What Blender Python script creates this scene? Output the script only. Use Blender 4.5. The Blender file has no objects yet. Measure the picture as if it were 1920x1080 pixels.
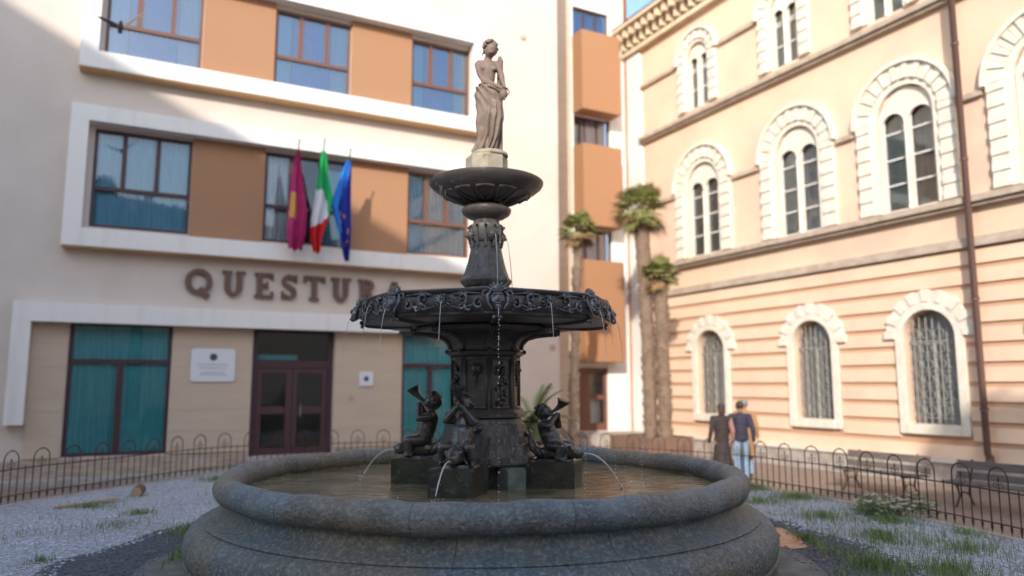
import bpy, bmesh, math, random
from math import sin, cos, pi, radians, atan, atan2, hypot, sqrt
from mathutils import Vector, Matrix, noise
random.seed(11)
sc = bpy.context.scene
COL = sc.collection

# ------------------------------------------------------------------ helpers
def tag(o, label=None, cat=None, group=None, kind=None):
    if label: o['label'] = label
    if cat: o['category'] = cat
    if group: o['group'] = group
    if kind: o['kind'] = kind
    return o

def link(name, me, mats, parent=None, smooth=False):
    o = bpy.data.objects.new(name, me)
    COL.objects.link(o)
    for m in (mats if isinstance(mats, (list, tuple)) else [mats]):
        me.materials.append(m)
    if smooth:
        me.polygons.foreach_set('use_smooth', [True] * len(me.polygons))
    if parent: o.parent = parent
    return o

def obj(name, bm, mats, parent=None, smooth=False, auto=None):
    me = bpy.data.meshes.new(name)
    bm.to_mesh(me); bm.free()
    o = link(name, me, mats, parent, smooth or auto is not None)
    if auto is not None:
        me.set_sharp_from_angle(angle=radians(auto))
    return o

def pydata(name, v, f, mats, parent=None, smooth=False):
    me = bpy.data.meshes.new(name); me.from_pydata(v, [], f); me.update()
    return link(name, me, mats, parent, smooth)

def thing(name, loc=(0, 0, 0), rz=0, label=None, cat=None, group=None):
    o = bpy.data.objects.new(name, None); COL.objects.link(o)
    o.location = loc; o.rotation_euler = (0, 0, rz); o.empty_display_size = .1
    return tag(o, label, cat, group)

def copy_tree(o, parent=None):
    c = o.copy(); COL.objects.link(c); c.parent = parent
    for ch in list(KIDS.get(o, [])) or [k for k in COL.objects if k.parent == o]:
        copy_tree(ch, c)
    return c
KIDS = {}

def B(): return bmesh.new()

def box(bm, x0, x1, y0, y1, z0, z1, mi=0):
    vs = [bm.verts.new((x, y, z)) for z in (z0, z1) for y in (y0, y1) for x in (x0, x1)]
    for idx in ((0, 2, 3, 1), (4, 5, 7, 6), (0, 1, 5, 4), (2, 6, 7, 3), (0, 4, 6, 2), (1, 3, 7, 5)):
        f = bm.faces.new([vs[i] for i in idx]); f.material_index = mi
    return vs

def quad(bm, pts, mi=0):
    f = bm.faces.new([bm.verts.new(p) for p in pts]); f.material_index = mi; return f

def obox(bm, c, half, ax, ay, az, mi=0):
    """box with its own axes"""
    c = Vector(c); ax = Vector(ax).normalized() * half[0]; ay = Vector(ay).normalized() * half[1]; az = Vector(az).normalized() * half[2]
    vs = [bm.verts.new(c + ax * i + ay * j + az * k) for k in (-1, 1) for j in (-1, 1) for i in (-1, 1)]
    for idx in ((0, 2, 3, 1), (4, 5, 7, 6), (0, 1, 5, 4), (2, 6, 7, 3), (0, 4, 6, 2), (1, 3, 7, 5)):
        f = bm.faces.new([vs[i] for i in idx]); f.material_index = mi

def tube(bm, pts, r, n=6, mi=0, cap=True, squash=None):
    pts = [Vector(p) for p in pts]
    rs = r if isinstance(r, (list, tuple)) else [r] * len(pts)
    rings = []; up = None
    for i, p in enumerate(pts):
        a = pts[max(0, i - 1)]; b = pts[min(len(pts) - 1, i + 1)]
        d = (b - a).normalized()
        if up is None:
            up = Vector((0, 0, 1)) if abs(d.z) < .9 else Vector((1, 0, 0))
        s = d.cross(up)
        if s.length < 1e-5: s = d.cross(Vector((0, 1, 0)))
        s.normalize(); t = s.cross(d).normalized(); up = t
        rings.append([bm.verts.new(p + s * cos(2 * pi * k / n) * rs[i] + t * sin(2 * pi * k / n) * rs[i] * (squash or 1)) for k in range(n)])
    for a, b in zip(rings, rings[1:]):
        for k in range(n):
            f = bm.faces.new((a[k], a[(k + 1) % n], b[(k + 1) % n], b[k])); f.material_index = mi
    if cap:
        for rg, rev in ((rings[0], True), (rings[-1], False)):
            f = bm.faces.new(rg[::-1] if not rev else rg[:]); f.material_index = mi

def lathe(bm, prof, n=48, c=(0, 0), a0=0, rf=None, mi=0, closed=False):
    """prof list of (r, z); rf(theta, r, z) -> r"""
    rings = []
    for r, z in prof:
        ring = []
        for k in range(n):
            th = a0 + 2 * pi * k / n
            rr = rf(th, r, z) if rf else r
            ring.append(bm.verts.new((c[0] + rr * cos(th), c[1] + rr * sin(th), z)))
        rings.append(ring)
    for a, b in zip(rings, rings[1:]):
        for k in range(n):
            f = bm.faces.new((a[k], a[(k + 1) % n], b[(k + 1) % n], b[k])); f.material_index = mi
    if closed:
        a, b = rings[-1], rings[0]
        for k in range(n): bm.faces.new((a[k], a[(k + 1) % n], b[(k + 1) % n], b[k])).material_index = mi
    else:
        for rg in (rings[0], rings[-1]):
            if prof[0 if rg is rings[0] else -1][0] > 1e-4:
                try: bm.faces.new(rg).material_index = mi
                except Exception: pass
    bmesh.ops.recalc_face_normals(bm, faces=bm.faces[:])

def ball(bm, c, r, sub=2, mi=0, rot=None):
    """ellipsoid; r scalar or triple"""
    r = (r, r, r) if not isinstance(r, (tuple, list)) else r
    M = Matrix.Translation(Vector(c)) @ (rot.to_4x4() if rot else Matrix()) @ Matrix.Diagonal((*r, 1))
    res = bmesh.ops.create_icosphere(bm, subdivisions=sub, radius=1, matrix=M)
    for v in res['verts']:
        for f in v.link_faces: f.material_index = mi

def cap_(bm, a, b, ra, rb, n=12):
    """tapered limb with round ends"""
    tube(bm, [a, b], [ra, rb], n); ball(bm, a, ra); ball(bm, b, rb)

def solid(name, bm, voxel, mats, parent=None, smooth_it=4, fac=.5, post=None):
    """fuse overlapping pieces of bm into one continuous surface"""
    me = bpy.data.meshes.new(name + '_src'); bm.to_mesh(me); bm.free()
    t = bpy.data.objects.new('tmp', me); COL.objects.link(t)
    m = t.modifiers.new('r', 'REMESH'); m.mode = 'VOXEL'; m.voxel_size = voxel
    dg = bpy.context.evaluated_depsgraph_get(); dg.update()
    me2 = bpy.data.meshes.new_from_object(t.evaluated_get(dg))
    bpy.data.objects.remove(t); bpy.data.meshes.remove(me)
    b2 = bmesh.new(); b2.from_mesh(me2); bpy.data.meshes.remove(me2)
    for _ in range(smooth_it):
        bmesh.ops.smooth_vert(b2, verts=b2.verts, factor=fac, use_axis_x=True, use_axis_y=True, use_axis_z=True)
    if post: post(b2)
    return obj(name, b2, mats, parent, smooth=True)

# ------------------------------------------------------------------ materials
def hexcol(c): return (*c, 1)
def mat(name, col, rough=.8, col2=None, nscale=4, ndet=6, npos=(.35, .65), bump=0, bscale=30, metal=0, spec=.5, col3=None, n3=1.2, p3=(.55, .62), stretch=None, coat=0):
    m = bpy.data.materials.new(name); m.use_nodes = True
    nt = m.node_tree; N = nt.nodes; Lk = nt.links
    p = N['Principled BSDF']; p.inputs['Roughness'].default_value = rough; p.inputs['Metallic'].default_value = metal
    p.inputs['Specular IOR Level'].default_value = spec
    p.inputs['Coat Weight'].default_value = coat
    p.inputs['Base Color'].default_value = hexcol(col)
    tc = N.new('ShaderNodeTexCoord'); vec = tc.outputs['Object']
    if stretch:
        mp = N.new('ShaderNodeMapping'); mp.inputs['Scale'].default_value = stretch; Lk.new(vec, mp.inputs['Vector']); vec = mp.outputs[0]
    out = None
    if col2:
        n = N.new('ShaderNodeTexNoise'); n.inputs['Scale'].default_value = nscale; n.inputs['Detail'].default_value = ndet
        Lk.new(vec, n.inputs['Vector'])
        mr = N.new('ShaderNodeMapRange'); mr.inputs[1].default_value = npos[0]; mr.inputs[2].default_value = npos[1]
        Lk.new(n.outputs['Fac'], mr.inputs[0])
        mx = N.new('ShaderNodeMix'); mx.data_type = 'RGBA'; mx.inputs[6].default_value = hexcol(col); mx.inputs[7].default_value = hexcol(col2)
        Lk.new(mr.outputs[0], mx.inputs[0]); out = mx.outputs[2]
        Lk.new(out, p.inputs['Base Color'])
    if col3:
        n = N.new('ShaderNodeTexNoise'); n.inputs['Scale'].default_value = n3; n.inputs['Detail'].default_value = 8; n.inputs['Roughness'].default_value = .65
        Lk.new(tc.outputs['Object'], n.inputs['Vector'])
        mr = N.new('ShaderNodeMapRange'); mr.inputs[1].default_value = p3[0]; mr.inputs[2].default_value = p3[1]
        Lk.new(n.outputs['Fac'], mr.inputs[0])
        mx = N.new('ShaderNodeMix'); mx.data_type = 'RGBA'; mx.inputs[7].default_value = hexcol(col3)
        if out: Lk.new(out, mx.inputs[6])
        else: mx.inputs[6].default_value = hexcol(col)
        Lk.new(mr.outputs[0], mx.inputs[0]); Lk.new(mx.outputs[2], p.inputs['Base Color'])
    if bump:
        n = N.new('ShaderNodeTexNoise'); n.inputs['Scale'].default_value = bscale; n.inputs['Detail'].default_value = 5
        Lk.new(vec, n.inputs['Vector'])
        b = N.new('ShaderNodeBump'); b.inputs['Strength'].default_value = bump; b.inputs['Distance'].default_value = .02
        Lk.new(n.outputs['Fac'], b.inputs['Height']); Lk.new(b.outputs[0], p.inputs['Normal'])
    return m

M = {}
M['cream'] = mat('cream_render', (.60, .515, .455), .9, (.63, .545, .485), 1.2, bump=.05, bscale=60, col3=(.555, .47, .41), n3=.45, p3=(.45, .75))
M['pale'] = mat('white_render', (.78, .745, .71), .9, (.70, .665, .63), 1.6, bump=.04, bscale=50, stretch=(3, 3, .5), npos=(.5, .75))
M['bounce_tint'] = mat('soffit_bounce_tint', (.55, .34, .17), .9)  # shade and warm bounce under the frames, put into the colour
M['panel'] = mat('terracotta_panel', (.34, .175, .092), .75, (.365, .19, .10), 60, stretch=(3, 3, .1))
M['travertine'] = mat('travertine', (.58, .46, .35), .7, (.54, .42, .32), 2, stretch=(.5, .5, 3), bump=.06, bscale=12)
M['travertine_dark'] = mat('rough_travertine', (.33, .25, .19), .85, (.5, .4, .32), 5, stretch=(.6, .6, 6), bump=.4, bscale=14)
M['kerbstone'] = mat('kerb_stone', (.45, .40, .36), .85, (.33, .28, .25), 5, bump=.2, bscale=25)
M['wframe'] = mat('dark_window_frame', (.055, .022, .03), .5)
M['wframe_sunlit_brown'] = mat('sunlit_brown_frame', (.15, .065, .045), .5)  # sunlight on the upper frames put into the brown; wing door shares it
M['teal'] = mat('teal_curtain', (.13, .66, .66), .9, (.09, .50, .56), 4, stretch=(6, 6, .2))
M['curtain_and_sky_blue'] = mat('blue_curtain', (.28, .58, .72), .9, (.20, .46, .64), 4, stretch=(6, 6, .2))
M['white_blind'] = mat('white_curtain', (.62, .68, .70), .9, (.5, .56, .6), 4, stretch=(6, 6, .2))
M['sky_reflection_blue'] = mat('curtain_and_sky_blue', (.07, .20, .60), .7, (.10, .28, .68), 3)  # sky reflection of the upper panes, painted on sheets behind the glass
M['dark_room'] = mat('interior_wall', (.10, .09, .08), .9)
M['door_leaf'] = mat('door_leaf', (.07, .03, .035), .5)
M['peach'] = mat('peach_plaster', (.72, .525, .38), .95, (.75, .57, .42), .8, col3=(.70, .48, .37), n3=.35, p3=(.45, .6), bump=.05, bscale=40)
M['rustic'] = mat('rusticated_plaster', (.78, .56, .40), .95, (.80, .60, .45), 1.2, col3=(.74, .50, .37), n3=.4, p3=(.45, .65), bump=.08, bscale=30)
M['joint'] = mat('recessed_joint', (.56, .34, .22), .95)
M['trim'] = mat('pale_stone_trim', (.76, .71, .62), .85, (.68, .62, .52), 5, bump=.1, bscale=30)
M['string'] = mat('weathered_string_course', (.40, .31, .24), .9, (.5, .42, .34), 4, bump=.15, bscale=20)
M['corbel'] = mat('ochre_cornice', (.72, .60, .44), .9, (.62, .50, .36), 3)
M['pipe'] = mat('brown_downpipe', (.13, .075, .065), .5)
M['grille'] = mat('window_grille', (.36, .35, .32), .6)
M['shutter'] = mat('grey_green_shutter', (.45, .50, .40), .7)
M['lace'] = mat('lace_curtain', (.74, .72, .66), .9, (.56, .54, .50), 3, stretch=(2, 2, .8), ndet=3)
M['linen'] = mat('beige_curtain', (.58, .52, .40), .9, (.46, .40, .32), 3)
M['roof'] = mat('clay_tiles', (.32, .15, .08), .9)
M['letter'] = mat('bronze_letter', (.13, .07, .05), .6)
M['plaque'] = mat('white_plaque', (.70, .70, .74), .4)
M['plaque_ink'] = mat('plaque_engraving', (.30, .30, .34), .6)
M['emblem'] = mat('emblem_ink', (.05, .05, .07), .5)
M['gravel_pale'] = mat('pale_gravel', (.52, .51, .53), .9, (.30, .30, .32), 90, ndet=3, bump=.6, bscale=60)
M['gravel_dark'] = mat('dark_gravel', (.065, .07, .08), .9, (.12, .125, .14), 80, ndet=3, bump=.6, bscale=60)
M['paving'] = mat('brown_paving', (.22, .155, .12), .85, (.30, .22, .17), 6, bump=.15, bscale=20)
M['concrete'] = mat('worn_concrete', (.20, .19, .165), .9, (.12, .12, .10), 4, bump=.2, bscale=40)
M['sandy'] = mat('sandy_soil', (.50, .25, .14), .9, (.62, .36, .22), 8, bump=.3, bscale=30)
M['fence'] = mat('rusty_iron', (.045, .028, .022), .55, (.10, .05, .03), 14, metal=.3)
M['iron'] = mat('black_cast_iron', (.060, .049, .046), .42, (.085, .074, .07), 9, col3=(.20, .20, .20), n3=14, p3=(.60, .75), bump=.25, bscale=45, spec=.6)
M['iron_lime'] = mat('limescaled_cast_iron', (.058, .058, .06), .42, (.11, .11, .11), 12, col3=(.50, .51, .52), n3=20, p3=(.53, .70), bump=.35, bscale=50)
M['iron_grey'] = mat('grey_cast_iron', (.12, .112, .106), .5, (.05, .047, .045), 7, stretch=(3, 3, .5), col3=(.25, .24, .23), n3=18, p3=(.57, .70), bump=.25, bscale=40)
M['bronze'] = mat('wet_dark_bronze', (.034, .030, .031), .26, (.085, .074, .07), 14, ndet=4, bump=.2, bscale=60, spec=.7)
M['statue'] = mat('stone_statue', (.235, .165, .135), .75, (.19, .135, .11), 18, bump=.1, bscale=90)
M['statue_wet'] = mat('stone_drapery', (.24, .175, .14), .75, (.18, .135, .108), 14, col3=(.36, .30, .23), n3=12, p3=(.56, .72), bump=.12, bscale=90)
M['statue_base'] = mat('mossy_statue_base', (.30, .27, .20), .8, (.38, .34, .26), 10, col3=(.30, .10, .03), n3=6, p3=(.54, .62), bump=.2, bscale=50)
M['block'] = mat('wet_plinth_stone', (.028, .028, .022), .35, (.05, .05, .035), 8, col3=(.11, .12, .09), n3=12, p3=(.58, .70), bump=.4, bscale=25)
M['greenblock'] = mat('pale_mossy_stone', (.16, .19, .16), .6, (.09, .11, .10), 8, bump=.3, bscale=25)
M['drop'] = mat('water_jet', (.48, .50, .51), .12, spec=1)
M['bark'] = mat('palm_trunk', (.24, .165, .12), .95, (.17, .115, .08), 12, stretch=(1, 1, 3), bump=.4, bscale=14)
M['frond'] = mat('palm_frond', (.20, .23, .07), .6, (.32, .31, .12), 3)
M['frond_dry'] = mat('dry_frond', (.30, .19, .08), .8, (.22, .13, .06), 4)
M['grass'] = mat('grass_blades', (.17, .24, .07), .8, (.26, .31, .13), 2)
M['leaf'] = mat('shrub_leaf', (.10, .15, .04), .6, (.17, .22, .07), 6)
M['petal'] = mat('white_petal', (.62, .55, .46), .8)
M['skin'] = mat('skin', (.42, .24, .17), .6)
M['hair'] = mat('dark_hair', (.05, .03, .02), .7)
M['hair_grey'] = mat('grey_hair', (.22, .22, .20), .7)
M['jacket_black'] = mat('dark_brown_coat', (.035, .024, .024), .8, bump=1, bscale=9)
M['pink'] = mat('pinkish_sleeve', (.34, .17, .15), .8)
M['navy'] = mat('navy_jacket', (.030, .026, .050), .8, bump=1, bscale=9)
M['jeans'] = mat('pale_jeans', (.24, .34, .45), .8, (.17, .26, .37), 12)
M['tan'] = mat('tan_coat', (.34, .18, .08), .8)
M['shoe'] = mat('dark_shoe', (.03, .025, .02), .6)
M['wood'] = mat('weathered_bench_wood', (.11, .085, .075), .8, (.17, .14, .12), 10, stretch=(.5, 4, 4))
M['log'] = mat('log_bark', (.16, .10, .06), .9); M['logend'] = mat('cut_wood', (.45, .30, .18), .8)
M['terracotta'] = mat('terracotta_planter', (.22, .13, .09), .9, (.16, .10, .075), 4)
M['magenta'] = mat('magenta_cloth', (.36, .012, .11), .8, (.42, .02, .14), 3)
M['gold'] = mat('gold_emblem', (.55, .27, .06), .7)
M['green'] = mat('green_cloth', (.01, .38, .11), .8)
M['white'] = mat('white_cloth', (.62, .62, .68), .8)
M['red'] = mat('red_cloth', (.55, .008, .01), .8)
M['blue'] = mat('light_blue_cloth', (.01, .16, .60), .8)
M['blue2'] = mat('deep_blue_cloth', (.008, .02, .26), .8)
M['steel'] = mat('steel_pole', (.35, .34, .33), .4, metal=.6)
M['feather'] = mat('grey_feathers', (.12, .12, .13), .8); M['feather_white'] = mat('white_feathers', (.7, .68, .66), .8)
M['far_wall'] = mat('shade_house_render', (.6, .52, .42), .9)

# basin stone with radial block joints and lichen
def basin_stone(name, base, base2, njoint, off):
    m = mat(name, base, .58, base2, 3.5, col3=(.27, .27, .265), n3=30, p3=(.47, .74), bump=1.0, bscale=42)
    nt = m.node_tree; N = nt.nodes; Lk = nt.links; p = N['Principled BSDF']
    tc = N.new('ShaderNodeTexCoord'); sp = N.new('ShaderNodeSeparateXYZ'); Lk.new(tc.outputs['Object'], sp.inputs[0])
    def mth(op, a, b=None):
        n = N.new('ShaderNodeMath'); n.operation = op
        for i, x in enumerate((a, b)):
            if x is None: continue
            if isinstance(x, (int, float)): n.inputs[i].default_value = x
            else: Lk.new(x, n.inputs[i])
        return n.outputs[0]
    at = mth('ARCTAN2', sp.outputs[1], sp.outputs[0])
    # slow mottling to blue-green and brown stains
    u = mth('FRACT', mth('ADD', mth('MULTIPLY', at, njoint / (2 * pi)), off))
    d = mth('ABSOLUTE', mth('SUBTRACT', u, .5))
    line = mth('LESS_THAN', mth('ABSOLUTE', mth('SUBTRACT', d, 0)), .0035)
    old = p.inputs['Base Color'].links[0].from_socket
    nb = N.new('ShaderNodeTexNoise'); nb.inputs['Scale'].default_value = .9; nb.inputs['Detail'].default_value = 3; Lk.new(tc.outputs['Object'], nb.inputs['Vector'])
    rp = N.new('ShaderNodeValToRGB'); rp.color_ramp.elements[0].position = .38; rp.color_ramp.elements[0].color = (1.25, 1.08, .86, 1); rp.color_ramp.elements[1].position = .6; rp.color_ramp.elements[1].color = (.95, 1.12, 1.22, 1); Lk.new(nb.outputs['Fac'], rp.inputs[0])
    ml = N.new('ShaderNodeMix'); ml.data_type = 'RGBA'; ml.blend_type = 'MULTIPLY'; ml.inputs[0].default_value = 1; Lk.new(old, ml.inputs[6]); Lk.new(rp.outputs[0], ml.inputs[7]); old = ml.outputs[2]
    mx = N.new('ShaderNodeMix'); mx.data_type = 'RGBA'; Lk.new(old, mx.inputs[6]); mx.inputs[7].default_value = (.012, .012, .012, 1)
    Lk.new(mth('MULTIPLY', line, .6), mx.inputs[0]); Lk.new(mx.outputs[2], p.inputs['Base Color'])
    return m
M['rim'] = basin_stone('basin_rim_stone', (.105, .10, .10), (.17, .163, .152), 14, .37)
M['basin'] = basin_stone('basin_wall_stone', (.125, .12, .108), (.088, .088, .085), 14, .1)

def glass(name, tint, refl=.30, rough=.02):
    m = bpy.data.materials.new(name); m.use_nodes = True
    nt = m.node_tree; N = nt.nodes; Lk = nt.links; N.remove(N['Principled BSDF'])
    t = N.new('ShaderNodeBsdfTransparent'); t.inputs[0].default_value = hexcol(tint)
    g = N.new('ShaderNodeBsdfGlossy'); g.inputs['Roughness'].default_value = rough
    mx = N.new('ShaderNodeMixShader')
    fr = N.new('ShaderNodeFresnel'); fr.inputs[0].default_value = 1.5
    ad = N.new('ShaderNodeMath'); ad.operation = 'ADD'; ad.inputs[1].default_value = refl; Lk.new(fr.outputs[0], ad.inputs[0])
    Lk.new(ad.outputs[0], mx.inputs[0]); Lk.new(t.outputs[0], mx.inputs[1]); Lk.new(g.outputs[0], mx.inputs[2])
    Lk.new(mx.outputs[0], N['Material Output'].inputs[0])
    return m
M['glass'] = glass('window_glass', (.95, .97, 1), .06)
M['glass_hi'] = glass('reflecting_glass', (.6, .75, .95), .22)

def water_mat():
    m = bpy.data.materials.new('pool_water'); m.use_nodes = True
    nt = m.node_tree; N = nt.nodes; Lk = nt.links; p = N['Principled BSDF']
    p.inputs['Base Color'].default_value = (.12, .1, .06, 1); p.inputs['Roughness'].default_value = .06
    p.inputs['IOR'].default_value = 1.45; p.inputs['Specular IOR Level'].default_value = .8
    tc = N.new('ShaderNodeTexCoord')
    mp = N.new('ShaderNodeMapping'); mp.inputs['Scale'].default_value = (1, 1.6, 1); Lk.new(tc.outputs['Object'], mp.inputs[0])
    n = N.new('ShaderNodeTexNoise'); n.inputs['Scale'].default_value = 7; n.inputs['Detail'].default_value = 4; n.inputs['Distortion'].default_value = .6
    Lk.new(mp.outputs[0], n.inputs['Vector'])
    b = N.new('ShaderNodeBump'); b.inputs['Strength'].default_value = .6; b.inputs['Distance'].default_value = .03
    Lk.new(n.outputs['Fac'], b.inputs['Height']); Lk.new(b.outputs[0], p.inputs['Normal'])
    n2 = N.new('ShaderNodeTexNoise'); n2.inputs['Scale'].default_value = 2.2; n2.inputs['Detail'].default_value = 5; Lk.new(tc.outputs['Object'], n2.inputs['Vector'])
    mx = N.new('ShaderNodeMix'); mx.data_type = 'RGBA'; mx.inputs[6].default_value = (.08, .08, .04, 1); mx.inputs[7].default_value = (.26, .20, .12, 1)
    mr = N.new('ShaderNodeMapRange'); mr.inputs[1].default_value = .35; mr.inputs[2].default_value = .6; Lk.new(n2.outputs['Fac'], mr.inputs[0]); Lk.new(mr.outputs[0], mx.inputs[0])
    Lk.new(mx.outputs[2], p.inputs['Base Color'])
    return m
M['water'] = water_mat()

# ------------------------------------------------------------------ camera and light
CAMZ = 1.7
cam = bpy.data.cameras.new('camera'); co = bpy.data.objects.new('camera', cam); COL.objects.link(co)
co.location = (0, 0, CAMZ); co.rotation_euler = (pi / 2 + atan(.13), 0, 0)
cam.sensor_width = 36; cam.lens = 36 * 1400 / 1920; cam.clip_end = 500; cam.clip_start = .05
cam.dof.use_dof = True; cam.dof.focus_distance = 6.05; cam.dof.aperture_fstop = cam.lens / 1000 / .040
sc.camera = co
A = radians(27.3)
T = Vector((cos(A), sin(A))); NV = Vector((sin(A), -cos(A)))
S = (T * -.8 + NV * 1.0); S = Vector((S.x, S.y, .60))        # towards the sun
sun_el = atan2(S.z, hypot(S.x, S.y)); sun_az = atan2(S.x, S.y)
sd = bpy.data.lights.new('sun', 'SUN'); so = bpy.data.objects.new('sun', sd); COL.objects.link(so)
sd.energy = 2.1; sd.angle = radians(.55); sd.color = (1, .93, .82)
so.rotation_euler = S.to_track_quat('Z', 'Y').to_euler(); so.location = (0, -10, 30)
w = bpy.data.worlds.new('World'); sc.world = w; w.use_nodes = True
wn = w.node_tree.nodes; sky = wn.new('ShaderNodeTexSky'); sky.sky_type = 'NISHITA'; sky.sun_disc = False
sky.sun_elevation = sun_el; sky.sun_rotation = sun_az; sky.air_density = 1.2; sky.dust_density = 1.4; sky.ozone_density = 1.8
w.node_tree.links.new(sky.outputs[0], wn['Background'].inputs[0]); wn['Background'].inputs[1].default_value = .15
sc.view_settings.view_transform = 'Standard'; sc.view_settings.look = 'None'; sc.view_settings.gamma = 1; sc.view_settings.exposure = 1.27
sc.render.engine = 'CYCLES'; sc.cycles.use_denoising = True
sc.cycles.max_bounces = 8; sc.cycles.transparent_max_bounces = 12; sc.cycles.caustics_reflective = False; sc.cycles.caustics_refractive = False

# ------------------------------------------------------------------ ground
PZ = -.35
FENCE = [(-6.9, 4.5), (-7.35, 7.2), (-7.45, 9.0), (-7.25, 10.3), (-7.1, 11.3), (-6.7, 12.4), (-6.3, 13.5), (-5.8, 14.6), (-5.1, 15.25), (-3.6, 15.85), (-2.4, 16.0), (-.5, 15.8),
         (1.3, 15.05), (2.27, 14.65), (3.1, 14.0), (3.88, 13.25), (4.42, 12.2), (4.9, 11.25), (5.2, 10.15), (5.45, 9.25), (5.62, 8.5), (5.8, 7.3), (5.75, 5.8), (5.5, 4.3)]
def spline(P, sub=12):
    out = []
    for i in range(len(P) - 1):
        p0 = Vector(P[max(0, i - 1)]); p1 = Vector(P[i]); p2 = Vector(P[i + 1]); p3 = Vector(P[min(len(P) - 1, i + 2)])
        for k in range(sub):
            t = k / sub
            out.append(.5 * ((2 * p1) + (p2 - p0) * t + (2 * p0 - 5 * p1 + 4 * p2 - p3) * t * t + (3 * p1 - p0 - 3 * p2 + p3) * t ** 3))
    out.append(Vector(P[-1])); return out
FP = spline(FENCE)
def resample(P, step):
    out = [P[0]]; acc = 0
    for a, b in zip(P, P[1:]):
        L = (b - a).length; d = step - acc
        while d <= L:
            out.append(a + (b - a) * (d / L)); d += step
        acc = (acc + L) % step
    return out

bm = B(); bmesh.ops.create_grid(bm, x_segments=2, y_segments=2, size=160); bmesh.ops.translate(bm, verts=bm.verts, vec=(0, 0, PZ))
tag(obj('ground', bm, M['paving']), kind='structure')
# raised garden bed: gravel sheet bounded by the fence line, with a kerb
bed = [Vector((x, y)) for x, y in FP] + [Vector((5.0, 2.5)), Vector((3.0, .6)), Vector((0, -1)), Vector((-3.5, 0)), Vector((-6, 2))]
bm = B(); vt = [bm.verts.new((p.x, p.y, 0)) for p in bed]; vb = [bm.verts.new((p.x, p.y, PZ)) for p in bed]
bm.faces.new(vt)
for i in range(len(bed)): j = (i + 1) % len(bed); bm.faces.new((vt[i], vt[j], vb[j], vb[i]))
bmesh.ops.recalc_face_normals(bm, faces=bm.faces[:])
tag(obj('gravel_bed_ground', bm, M['gravel_pale']), kind='structure')
bm = B()
for i in range(len(FP) - 1):
    a, b = FP[i], FP[i + 1]; n0 = (b - a).orthogonal().normalized() * -1
    pa = FP[max(0, i - 1)]; n1 = (b - pa).orthogonal().normalized() * -1
    nb = FP[min(len(FP) - 1, i + 2)]; n2 = (nb - a).orthogonal().normalized() * -1
    A0, A1 = a - n1 * .05, a + n1 * .09; B0, B1 = b - n2 * .05, b + n2 * .09
    quad(bm, [(A0.x, A0.y, .012), (B0.x, B0.y, .012), (B1.x, B1.y, .012), (A1.x, A1.y, .012)])
    quad(bm, [(A0.x, A0.y, PZ), (B0.x, B0.y, PZ), (B0.x, B0.y, .012), (A0.x, A0.y, .012)])
    quad(bm, [(A1.x, A1.y, PZ), (B1.x, B1.y, PZ), (B1.x, B1.y, .012), (A1.x, A1.y, .012)])
bmesh.ops.remove_doubles(bm, verts=bm.verts, dist=.001); bmesh.ops.recalc_face_normals(bm, faces=bm.faces[:])
tag(obj('garden_kerb', bm, M['kerbstone']), kind='structure')

FC = Vector((-.27, 7.7))
def ring_sheet(name, r0, r1, z, m, wob=0, n=120):
    bm = B(); a = []; b = []
    for k in range(n):
        th = 2 * pi * k / n
        w1 = wob * noise.noise(Vector((cos(th) * 2.2, sin(th) * 2.2, 5)))
        a.append(bm.verts.new((FC.x + r0 * cos(th), FC.y + r0 * sin(th), z))); b.append(bm.verts.new((FC.x + (r1 + w1) * cos(th), FC.y + (r1 + w1) * sin(th), z)))
    for k in range(n): bm.faces.new((a[k], b[k], b[(k + 1) % n], a[(k + 1) % n]))
    return tag(obj(name, bm, m), kind='structure')
ring_sheet('concrete_apron_ground', 2.6, 3.22, .008, M['concrete'], .12)
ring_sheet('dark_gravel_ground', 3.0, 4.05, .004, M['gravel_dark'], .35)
# sandy patch beside the basin
bm = B(); vs = []
for k in range(28):
    th = 2 * pi * k / 28; r = 1 + .35 * noise.noise(Vector((cos(th) * 2, sin(th) * 2, 1)))
    vs.append(bm.verts.new((3.0 + .22 * r * cos(th) + .05 * sin(th), 8.65 + .60 * r * sin(th), .012)))
bm.faces.new(vs); tag(obj('sandy_soil_ground', bm, M['sandy']), kind='structure')

def in_bed(x, y):
    c = False; n = len(bed)
    for i in range(n):
        a, b = bed[i], bed[i - 1]
        if (a.y > y) != (b.y > y) and x < (b.x - a.x) * (y - a.y) / (b.y - a.y) + a.x: c = not c
    return c
rl = random.Random(21); v = []; f = []
while len(f) < 170:
    x = rl.uniform(-6.5, 5.5); y = rl.uniform(5, 15)
    if rl.random() < .35: x = rl.gauss(3.25, .25); y = rl.gauss(8.2, .6)
    if hypot(x - FC.x, y - FC.y) < 2.8 or not in_bed(x, y): continue
    a = rl.uniform(0, 6.28); L_ = rl.uniform(.015, .04); c, q = cos(a) * L_, sin(a) * L_; i = len(v); z = .022
    v += [(x - c, y - q, z), (x + q * .5, y - c * .5, z + rl.uniform(0, .015)), (x + c, y + q, z + rl.uniform(0, .02)), (x - q * .5, y + c * .5, z)]; f.append((i, i + 1, i + 2, i + 3))
tag(pydata('fallen_leaves', v, f, mat('dead_leaf', (.16, .09, .04), .9, (.28, .17, .07), 3)), 'small dry leaves scattered over the gravel', 'leaves', kind='stuff')
def gz(x, y): return 0.0

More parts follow.
